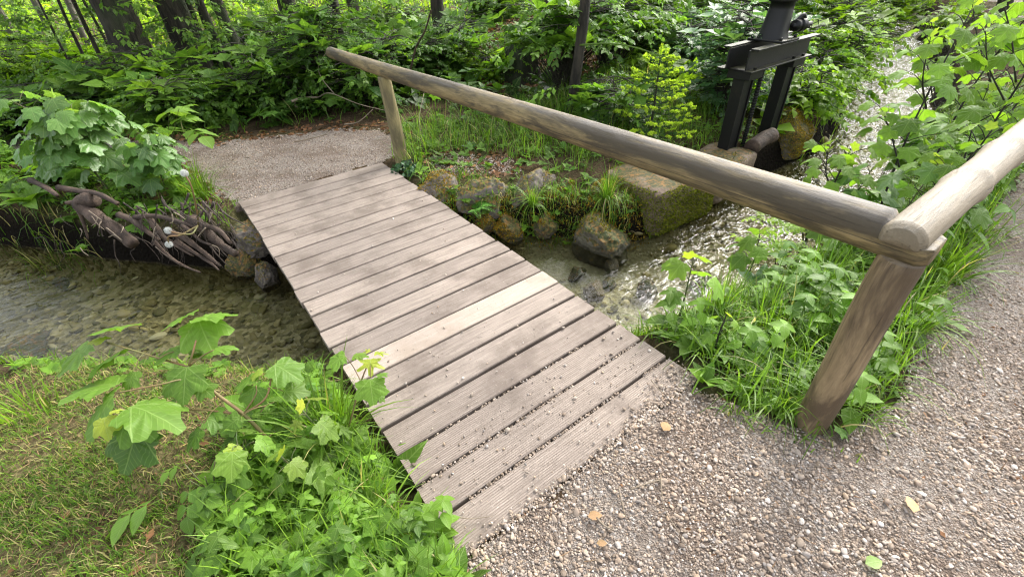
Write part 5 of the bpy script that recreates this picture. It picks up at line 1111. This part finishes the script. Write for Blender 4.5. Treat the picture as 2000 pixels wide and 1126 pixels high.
def rose(base, n, h, label, seed, spread=.35):
    r = np.random.default_rng(seed); base = np.asarray(base, float); e = empty("wild_rose", base, label, "wild rose"); fm, sm_ = MB(), MB()
    for k in range(n):
        a = r.uniform(1.2, 4.2); d = np.array([math.cos(a), math.sin(a), 0]); C = catmull([base, base + d * spread * .35 + UP * h * .7, base + d * spread + UP * h * r.uniform(.7, 1.1)], 7); tube(sm_, C, .004, .002, seg=5, sm=0)
        for i in range(5, len(C)):
            b = r.uniform(0, 6.28); inst(fm, PIN_ROSE[r.integers(2)], C[i], np.array([math.cos(b), math.sin(b), .2]), norm(UP + r.normal(size=3) * .2), r.uniform(.10, .16), r.uniform(.4, 1), r.uniform(.4, .9), 0)
    fm.build("foliage", MAT['fresh'], e, True, loc=base); sm_.build("stem", MAT['stem'], e, True, loc=base)
rose(g3(2.9, -2.86), 6, .42, "arching wild rose sprig with small leaflets over the stream behind the rail", 791)
rose(g3(3.35, -2.85), 5, .38, "second wild rose sprig nearer the sluice over the water", 792)

shrub("leafy_bush", g3(5.25, -1.72), .55, .50, "low fresh bush drooping to the water right of the mossy footing", 795, 130, .26, 'fresh', cat="bush", zlo=-.45)
shrub("leafy_bush", g3(6.3, -1.45), .60, .55, "fresh bush drooping over the stream farther up the left bank", 796, 130, .28, 'fresh', cat="bush", zlo=-.45)
shrub("leafy_bush", g3(7.6, -1.05), .70, .60, "leafy bush hanging over the stream just before its bend", 797, 120, .30, 'fresh', SPR_LOW, cat="bush", zlo=-.4)
# ------------------------------------------------------------------ shrubs beyond the far path and the stream
BG = [  # u, v, height, radius, n, spray, material, label
 (45, 265, 0.40, 0.80, 316, 0.20, 'shade', "dark low shrub at the left edge behind the broad leaf clumps"),
 (185, 235, 0.42, 0.80, 345, 0.22, 'shade', "dark shrub in the shade left of the big trunks"),
 (300, 215, 0.75, 0.80, 432, 0.23, 'beech', "leafy beech bush hiding the feet of the two big trunks"),
 (395, 235, 0.55, 0.60, 316, 0.20, 'beech', "beech bush at the back left of the far gravel"),
 (465, 222, 0.43, 0.60, 259, 0.18, 'beech', "low green bush behind the leaf litter left of the fallen branch"),
 (560, 215, 0.85, 0.70, 316, 0.21, 'beech', "bush behind the curved dead branch at the far path"),
 (640, 200, 1.05, 0.70, 345, 0.21, 'shade', "bush under the free end of the long rail"),
 (720, 205, 0.75, 0.60, 288, 0.18, 'beech', "bush just left of the far post"),
 (800, 165, 0.65, 0.70, 316, 0.22, 'shade', "dark bush seen above the rail right of the far post"),
 (880, 130, 0.55, 0.80, 316, 0.23, 'beech', "bush on the litter bank behind the middle of the rail"),
 (960, 150, 0.28, 0.50, 201, 0.17, 'fresh', "small fresh green bush in front of the tree stump"),
 (1090, 190, 1.20, 0.85, 432, 0.24, 'beech', "wide hazel bush with layered leaves right of the tree stump"),
 (1180, 160, 1.25, 0.90, 432, 0.25, 'beech', "tall hazel bush with pale layered leaves over dark shade"),
 (1195, 245, 0.45, 0.50, 201, 0.17, 'shade', "low dark bush left of the young spruce"),
 (1270, 130, 1.00, 0.90, 345, 0.24, 'shade', "dark bush behind the young spruce"),
 (1390, 215, 0.95, 0.60, 345, 0.18, 'pale', "bramble with pale bluish leaves left of the sluice"),
 (1350, 160, 0.80, 0.70, 288, 0.20, 'pale', "second bramble with pale leaves above the young spruce"),
 (1460, 110, 1.10, 0.90, 345, 0.24, 'beech', "dark green bush directly behind the sluice crossbeams"),
 (1590, 165, 0.70, 0.60, 316, 0.17, 'fresh', "fresh green bush on the bank right of the sluice"),
 (1640, 120, 0.85, 0.70, 345, 0.18, 'fresh', "yellow green bush overhanging the upper stream from the left"),
 (1560, 90, 1.10, 1.00, 345, 0.23, 'fresh', "tall fresh bush behind the gearbox of the sluice"),
 (1690, 70, 0.95, 0.90, 345, 0.22, 'fresh', "bush at the bend where the stream leaves the picture"),
 (1760, 40, 1.10, 1.00, 345, 0.24, 'fresh', "sunlit bush beyond the bend of the stream"),
 (560, 120, 0.70, 1.00, 345, 0.25, 'beech', "farther beech bush between the thin poles and the rail end"),
 (760, 100, 0.80, 1.00, 345, 0.25, 'beech', "farther beech bush above the far post"),
 (960, 75, 0.80, 1.00, 345, 0.27, 'beech', "farther beech bush above the tree stump"),
 (110, 150, 0.50, 1.10, 345, 0.27, 'fresh', "sunlit bush among the slanting stems at the upper left"),
 (30, 120, 0.50, 1.00, 345, 0.27, 'beech', "dark leafy bush in the upper left corner"),
 (1330, 75, 1.20, 1.10, 345, 0.27, 'beech', "dense bush at the top middle right"),
 (440, 130, 0.45, 0.90, 316, 0.24, 'beech', "bush behind the slanting thin poles"),
]
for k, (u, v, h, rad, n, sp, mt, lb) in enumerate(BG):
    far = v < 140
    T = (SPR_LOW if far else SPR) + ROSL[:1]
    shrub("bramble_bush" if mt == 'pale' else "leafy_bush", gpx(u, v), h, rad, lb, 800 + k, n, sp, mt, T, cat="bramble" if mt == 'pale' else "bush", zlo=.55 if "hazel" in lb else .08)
sapling("sycamore_sapling", gpx(790, 160), 1.0, "sycamore sapling with large light leaves behind the rail near the far post", 861, size=.20, nodes=6, spread=.25, branches=2, hue=(.3, .7), age_top=0)
pinnate_plant(gpx(335, 300), [((b_[0], b_[1]), (b_[0] + dx, b_[1] + dy), z_, z_ + .03, 1.1) for b_, dx, dy, z_ in [((335, 262), -22, -26, .35), ((345, 240), 22, -26, .42), ((330, 225), 8, -30, .5), ((352, 262), 32, -10, .33), ((312, 246), -26, -12, .4), ((370, 250), 26, 6, .35), ((350, 212), 24, -14, .52)]], "elder seedling with paired leaflets behind the root bank bush", seed=9, mat='ash')

# ------------------------------------------------------------------ trees
def tree(name, base, r0, lean, label, seed, h=7., mat='bark', crown=True, zc=2.6, cr=1.8, group=None, cat="tree", bend=.1, cn=170, boughs=0.):
    r = np.random.default_rng(seed); base = np.asarray(base, float); e = empty(name, base, label, cat, group); tm = MB(); top = base + np.array([lean[0], lean[1], h]); mid = base + (top - base) * .18 + np.array([r.normal() * bend, r.normal() * bend, 0])
    pts = [base - UP * .15, base + UP * .15 + np.array([lean[0] * .02, lean[1] * .02, 0]), mid, base + (top - base) * .5 + np.array([r.normal(), r.normal(), 0]) * bend, top]
    tube(tm, pts, r0, r0 * .3, seg=18 if r0 > .1 else 10, sm=9, rough=.16, radii=[r0 * 1.5, r0 * 1.06, r0, r0 * .95, r0 * .8, r0 * .5, r0 * .3])
    for k in range(5):
        a = r.uniform(0, 6.28); p = base + (top - base) * r.uniform(.35, .9); tube(tm, [p, p + np.array([math.cos(a), math.sin(a), .4]) * cr * .5, p + np.array([math.cos(a), math.sin(a), .5]) * cr * .9], r0 * .25, r0 * .06, seg=6)
    tm.build("trunk", MAT[mat], e, True, loc=base)
    cm = MB(); n = cn if crown else 0; n_ = max(n, 1)
    c = base + np.array([lean[0], lean[1], 0]) * .8; a = r.uniform(0, 6.28, n_); q = cr * np.sqrt(r.random(n_)); z = r.uniform(zc, h, n_); q = q * (1.1 - .6 * (z - zc) / (h - zc)); P = np.stack([c[0] + q * np.cos(a), c[1] + q * np.sin(a), base[2] + z], -1)
    d = np.stack([np.cos(a), np.sin(a), r.normal(size=n_) * .3], -1); ti = r.integers(len(SPR_LOW), size=n_)
    for k in range(len(SPR_LOW)):
        m_ = ti == k
        if m_.any(): inst(cm, SPR_LOW[k], P[m_], d[m_], norm(UP + r.normal(size=(m_.sum(), 3)) * .4), r.uniform(.7, 1.2, m_.sum()), r.random(m_.sum()), r.random(m_.sum()))
    nb = int(boughs * 130)
    if nb:
        a = r.uniform(0, 6.28, nb); q = (.35 + 1.1 * np.sqrt(r.random(nb))); zb = .35 + 1.35 * r.random(nb) ** .8
        P2 = np.stack([c[0] + q * np.cos(a), c[1] + q * np.sin(a), base[2] + zb + .2 * np.sin(a * 3 + seed)], -1); d2 = np.stack([np.cos(a + r.normal(size=nb) * .6), np.sin(a + r.normal(size=nb) * .6), -.12 + r.normal(size=nb) * .2], -1); ti2 = r.integers(3, size=nb); cl = np.repeat(r.random(nb // 8 + 1), 8)[:nb]
        for k in range(3):
            m_ = ti2 == k; inst(cm, SPR_LOW[k], P2[m_], d2[m_], norm(UP + r.normal(size=(m_.sum(), 3)) * .22), r.uniform(.20, .38, m_.sum()), r.random(m_.sum()), cl[m_] * .7 + .3 * r.random(m_.sum()))
        for q_ in range(int(7 * boughs)):
            a_ = r.uniform(0, 6.28); z_ = r.uniform(.5, 1.5); p0 = c + UP * z_; tube(cm, [p0, p0 + np.array([math.cos(a_), math.sin(a_), .12]) * .6, p0 + np.array([math.cos(a_) * 1.3, math.sin(a_) * 1.3, 0.02])], .010, .003, seg=5, T=(0, 0, 0))
    if n: cm.build("crown", MAT['beech'], e, True, loc=base)
TR = [  # u, v, r0, lean, height, name, bark, label
 (302, 185, .23, (.1, .2), 9, "spruce_tree", 'bark', "biggest dark trunk at upper left"),
 (400, 165, .19, (.1, .3), 9, "spruce_tree", 'bark', "second big brown trunk right of the biggest one"),
 (420, 150, .05, (.1, .1), 6, "beech_tree", 'bark', "thin dark pole nearest the big trunks"),
 (438, 145, .05, (.1, .2), 6, "beech_tree", 'bark', "second thin pole in the cluster of three"),
 (457, 158, .05, (0.0, 0), 6, "beech_tree", 'bark', "third thin pole leaning left beside the curved trunk"),
 (491, 160, .08, (-.1, -.1), 7, "beech_tree", 'bark', "dark curved trunk slanting across the bright meadow"),
 (590, 120, .15, (0, 0), 9, "beech_tree", 'bark', "dark broad trunk behind the rail end"),
 (664, 75, .14, (0, .1), 9, "beech_tree", 'bark', "trunk above the rail's left end in the back row"),
 (702, 75, .12, (0, .1), 9, "beech_tree", 'bark', "trunk close right of another in the back row"),
 (730, 70, .05, (0, .1), 7, "beech_tree", 'bark', "slim trunk right of the back row pair"),
 (862, 95, .11, (0, .1), 9, "beech_tree", 'bark', "straight dark trunk above the middle of the rail"),
 (1118, 218, .052, (0, 0), 7, "beech_tree", 'bark', "straight slender trunk rising through the hazel bush"),
 (1065, 45, .09, (.1, .1), 8, "beech_tree", 'bark', "dark trunk in the back row above the stump"),
 (780, 25, .10, (0, .1), 8, "beech_tree", 'bark', "small far trunk near the top centre"),
 (1250, 60, .08, (.3, .2), 7, "beech_tree", 'bark', "thin trunk at the top right of the hazel bush"),
 (62, 120, .09, (0, .2), 8, "beech_tree", 'bark_pale', "pale trunk standing in the meadow at far left"),
 (118, 95, .08, (0, .2), 8, "beech_tree", 'bark_pale', "pale slanting trunk right of the far left one"),
 (180, 105, .06, (0, .2), 8, "beech_tree", 'bark_pale', "pale thin trunk behind the slanting stems"),
 (232, 180, .030, (.0, .1), 4, "beech_tree", 'bark', "thin dark stem slanting steeply at the upper left, rightmost of four"),
 (240, 158, .022, (.0, .2), 4, "beech_tree", 'bark', "thin dark stem slanting at upper left, second from the right of four"),
 (193, 166, .024, (.1, .2), 4, "beech_tree", 'bark', "thin dark stem slanting at upper left, third from the right of four"),
 (155, 160, .018, (.1, .2), 4, "beech_tree", 'bark', "thin dark stem slanting at upper left, leftmost of four"),
]
for k, (u, v, r0, ln, h, nm, mt, lb) in enumerate(TR):
    tree(nm, gpx(u, v), r0, ln, lb, 900 + k, h, mt, zc=2.3 if r0 > .04 else 1.9, cr=2.4 if r0 > .08 else 1.2, cn=70 if r0 > .08 else 24, bend=.05 if r0 < .12 else .03, boughs=.30 if r0 < .04 else .55 if u < 330 else .45 if u < 800 else .4 if u < 1000 else .25)
for k, (x, y, lb) in enumerate([(13.5, 3.2, 'added leafy tree dimming the stream reflection beyond the bend, left bank'), (14.5, -1.2, 'added leafy tree dimming the stream reflection beyond the bend, right bank'), (16.6, 3.4, 'added leafy tree dimming the stream reflection farther up the left bank'), (21.5, 2.6, 'farthest added leafy tree dimming the reflection up the stream')]):  # trees added so their crowns darken the sky reflection on the upper stream
    tree('added_alder_tree', g3(x, y), .12, (-.4, .1), lb, 925 + k, 6.5, 'bark', zc=.9, cr=2.6, cn=330)
def stump(base, r0, h, label, seed):
    V = []; n = 48; an = np.linspace(0, 2 * np.pi, n, endpoint=False); r = np.random.default_rng(seed); zs = np.linspace(-.1, 1, 14); mb = MB()
    for t in zs:
        fl = 1 + .55 * max(0, .35 - t) ** 1.3 * 2.5; rr = r0 * fl * (1 + .10 * np.sin(an * 5 + 1) * (1.2 - t) + .06 * n2(np.cos(an) * 3, np.sin(an) * 3 + t, 2, 3, seed)); zt = t * h + (.10 * h * np.sin(an * 2 + 1) + .05 * n2(np.cos(an) * 6, np.sin(an) * 6, 3, 2, seed)) * max(t, 0); V.append(np.stack([rr * np.cos(an), rr * np.sin(an), zt], -1))
    V.append(V[-1] * np.array([.72, .72, 1]) - np.array([0, 0, .05])); V.append(V[-1] * np.array([.3, .3, 1]) - np.array([0, 0, .06])); V = np.concatenate(V) + base; m_ = len(zs) + 2
    i, j = np.meshgrid(np.arange(m_ - 1), np.arange(n), indexing='ij'); a = (i * n + j).ravel(); b = (i * n + (j + 1) % n).ravel(); F = np.concatenate([np.stack([a, b, b + n], -1), np.stack([a, b + n, a + n], -1)]); mb.add(V, F); tag(mb.build("tree_stump", MAT['bark'], None, True, loc=base), label, "tree stump")
stump(gpx(1020, 155), .22, .62, "rotten dark tree stump on the litter bank behind the rail", 931)

# dead branches
def branch(pts, r0, r1, label, mat='twig', name="dead_branch", group=None, side=()):
    P = [at(u, v, z) for u, v, z in pts]; mb = MB(); tube(mb, P, r0, r1, seg=7, rough=.25)
    for s in side: tube(mb, [at(u, v, z) for u, v, z in s], r1, r1 * .5, seg=5)
    tag(mb.build(name, MAT[mat], None, True, loc=P[0]), label, "branch", group)
branch([(570, 198, .22), (590, 192, .22), (622, 190, .20)], .016, .010, "thick broken grey branch stub behind the far path", side=[[(578, 196, .2), (576, 206, .15), (582, 210, .12)]])
branch([(622, 190, .20), (645, 182, .28), (700, 203, .20), (760, 218, .12)], .006, .003, "thin curved twig running from the branch stub to the far post")
branch([(637, 103, .62), (622, 130, .5), (630, 155, .4), (652, 182, .28)], .004, .005, "bowed bare twig under the rail's free end")
branch([(612, 105, .55), (602, 140, .4), (594, 165, .3)], .004, .003, "short upright dry stalk left of the rail's free end")
branch([(672, 243, .04), (700, 238, .08), (728, 214, .2)], .006, .004, "forked dry stick leaning on the bush by the far post")
branch([(575, 277, .02), (610, 270, .03), (640, 262, .05)], .007, .004, "thin stick lying on the back edge of the far gravel")
branch([(828, 182, .3), (819, 230, .15), (824, 276, .02)], .003, .003, "pale dry grass stalk standing right of the far post")
branch([(802, 135, .6), (812, 95, .8), (830, 60, 1.0), (842, 20, 1.2)], .010, .006, "reddish bare shrub stem above the rail right of the far post", 'root')

gx_, gy2 = scat(1.3, 2.6, -1, .7, 9000, np.random.default_rng(77)); k_ = poly_sdf(LITTER, gx_, gy2) + .10 * n2(gx_, gy2, 6, 2, 83) < .05; gx_, gy2 = gx_[k_], gy2[k_]
pebbles("far_gravel_pebbles", np.stack([gx_, gy2, ground_z(gx_, gy2) + .002], -1), np.random.default_rng(78).uniform(.007, .018, len(gx_)), 'pebble', 8, 0)
# leaf litter, needles, fallen leaves
mb = MB(); P, r = field(5200, -1.4, 2.8, -.2, 2.9, lambda x, y, d, p, r: (d > .1) & (np.abs(poly_sdf(FAR_PATH, x, y) - .10) < .16 + .10 * n2(x, y, 2, 2, 91)) & (y > .15), 951); cover(mb, [OV_LOW], P, r, (.04, .08), (0, 1), tilt=.6, lift=.01); tag(mb.build("leaf_litter", MAT['litter']), kind='stuff')
mb = MB(); P, r = field(1100, 1.3, 2.6, -1, .6, lambda x, y, d, p, r: poly_sdf(LITTER, x, y) < .14, 956); cover(mb, [OV_LOW], P, r, (.03, .07), (0, 1), tilt=.5, lift=.012); tag(mb.build("leaf_litter", MAT['litter']), kind='stuff')
mb = MB(); P, r = field(9000, 2.6, 9, .2, 5.5, lambda x, y, d, p, r: (((x - 5.2) / 2.6) ** 2 + ((y - 2.6) / 1.9) ** 2 < 1), 952); cover(mb, [OV_LOW], P, r, (.06, .12), (0, 1), tilt=.6, lift=.02); tag(mb.build("leaf_litter", MAT['litter']), kind='stuff')
mb = MB(); P, r = field(900, -2, 3.4, -4.5, -2.6, lambda x, y, d, p, r: (d > .1) & (poly_sdf(NEAR_PATH, x, y) < .02), 953); n = len(P); a = r.uniform(0, 6.28, n); inst(mb, T_BLADE, P + UP * .006, np.stack([np.cos(a), np.sin(a), r.normal(size=n) * .08], -1), UP + r.normal(size=(n, 3)) * .2, r.uniform(.012, .05, n), r.random(n), r.random(n), r.random(n) * .5, sx=r.uniform(.0012, .003, n)); 
P, r = field(260, -2, 3.4, -4.5, -2.6, lambda x, y, d, p, r: (d > .1) & (np.abs(poly_sdf(NEAR_PATH, x, y)) < .5) & not_bridge(x, y), 954); cover(mb, [OV_LOW], P, r, (.012, .03), (0, 1), tilt=.4, lift=.005); tag(mb.build("needle_litter", MAT['litter']), kind='stuff')
mb = MB(); P, r = field(170, -1.8, 0, -4, -1.8, lambda x, y, d, p, r: (d > .15) & (p > .03), 955); cover(mb, [OV_LOW], P, r, (.02, .055), (0, 1), tilt=.5, lift=.012); tag(mb.build("leaf_litter", MAT['litter']), kind='stuff')
def fallen(u, v, L, ang, label, mat='litter', T=None, hue=.8, val=.7, age=.6, cat="leaf"):
    b = at(u, v, .014); mb = MB(); inst(mb, T or OV, b, np.array([math.cos(ang), math.sin(ang), .05]), norm(np.array([.1, -.15, 1])), L, hue, val, age); tag(mb.build("fallen_leaf", MAT[mat], None, True, loc=b), label, cat)
fallen(1296, 840, .05, 0.3, "round pinkish brown dead leaf on the gravel near the deck", T=t_ovate(.85, 4))
fallen(1785, 1000, .065, .5, "yellowish torn leaf flat on the gravel at lower right", hue=1., val=.9, age=1)
fallen(1690, 1100, .06, -.5, "pale green leaf on the gravel at the bottom edge", 'pale', hue=1., val=1., age=.3)
fallen(1165, 1060, .035, -.6, "reddish dry leaf fragment on the gravel below the deck", hue=.3)
fallen(600, 1085, .07, -.9, "curled red brown dead leaf in the grass at the bottom of the clump", hue=.2, age=.1)
fallen(1148, 1008, .05, -.5, "dry orange tipped leaf curl on the gravel by a twig", hue=.7)
def gtwig(pts, r0, label):
    P = [at(u, v, .012) for u, v in pts]; mb = MB(); tube(mb, P, r0, r0 * .6, seg=6, rough=.2); tag(mb.build("twig", MAT['twig'], None, True, loc=P[0]), label, "twig")
gtwig([(1290, 925), (1296, 985), (1320, 1030), (1348, 1075)], .0022, "long thin twig lying on the gravel in the middle foreground")
gtwig([(1208, 950), (1216, 985), (1222, 1008)], .0022, "short brown twig left of the long thin twig")
gtwig([(1230, 955), (1260, 945), (1288, 936)], .0028, "twig pointing from the short one towards the long one")
gtwig([(1165, 1010), (1180, 1025), (1198, 1034)], .004, "dark thick bark twig below the deck's last board")
gtwig([(1500, 945), (1530, 975), (1560, 1018)], .0018, "thin pale straw on the gravel below the brown post")
gtwig([(1090, 948), (1110, 960), (1126, 977)], .002, "straw stuck at the last board's edge")
gtwig([(1272, 742), (1285, 758), (1296, 768)], .003, "split dry stick on the last board's right end")
gtwig([(884, 1007), (920, 1012), (962, 1007)], .0018, "thin dark twig lying across the last board's left end")

# ------------------------------------------------------------------ undergrowth and the meadow behind
gap = lambda x, y, s: n2(x, y, .55, 3, s)
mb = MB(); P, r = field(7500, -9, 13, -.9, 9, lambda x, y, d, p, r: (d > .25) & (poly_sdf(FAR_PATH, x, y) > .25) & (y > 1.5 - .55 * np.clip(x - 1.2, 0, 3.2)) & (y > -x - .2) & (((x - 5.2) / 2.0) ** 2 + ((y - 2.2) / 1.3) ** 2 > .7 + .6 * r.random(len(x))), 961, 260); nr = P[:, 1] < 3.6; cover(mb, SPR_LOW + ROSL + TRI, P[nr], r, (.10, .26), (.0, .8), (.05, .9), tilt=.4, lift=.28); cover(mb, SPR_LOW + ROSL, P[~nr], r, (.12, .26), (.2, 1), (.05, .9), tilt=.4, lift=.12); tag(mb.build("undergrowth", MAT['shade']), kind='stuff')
mb = MB(); P, r = field(12000, -9, 13, -.9, 9, lambda x, y, d, p, r: (d > .2) & (poly_sdf(FAR_PATH, x, y) > .15) & (y > 1.2 - .55 * np.clip(x - 1.2, 0, 3.2)) & (y > -x - .2) & (gap(x, y, 93) > -.1), 962, 260); grass(mb, P, r.uniform(.10, .32, len(P)), 963, .008, .9, (.0, .6), .05, 3); tag(mb.build("woodland_grass", MAT['grass']), kind='stuff')
mb = MB(); P, r = field(2600, 4.6, 14, -1.8, 3.5, lambda x, y, d, p, r: (d > .02) & (y < .3 + .35 * (x - 4)) & (y > -2.2 + .12 * (x - 4)) , 964, 260); cover(mb, SPR_LOW + ROSL + WHO, P, r, (.14, .34), (.3, 1), (.2, .9), tilt=.35, lift=.25); P, r = field(9000, 4.8, 14, -2.4, 3, lambda x, y, d, p, r: (d > -.1) & (d < .22) & (y > -2.3 + .15 * (x - 4)), 968, 260); grass(mb, P, r.uniform(.12, .34, len(P)), 969, .008, 1.3, (.1, .9), .05, 4); P, r = field(500, 4.8, 14, -2.4, 3, lambda x, y, d, p, r: (d > -.08) & (d < .25) & (y > -2.3 + .15 * (x - 4)), 970, 260); cover(mb, SPR_LOW + ROSL, P, r, (.12, .30), (.2, 1), tilt=.5, lift=.12); tag(mb.build("bank_undergrowth", MAT['fresh']), kind='stuff')
mb = MB(); P, r = field(5200, -16, 34, 7, 34, lambda x, y, d, p, r: (d > .2) & (gap(x, y, 94) > -.35), 965, 260); cover(mb, SPR_LOW, P, r, (.35, .8), (.2, 1), (.2, .9), tilt=.4, lift=.9); tag(mb.build("far_undergrowth", MAT['fresh']), kind='stuff')
mb = MB(); P, r = field(26000, -30, 45, 7, 45, lambda x, y, d, p, r: (d > .2), 966, 260); grass(mb, P, r.uniform(.25, .6, len(P)), 967, .03, .8, (.6, 1), .05, 3); tag(mb.build("meadow_grass", MAT['fresh']), kind='stuff')
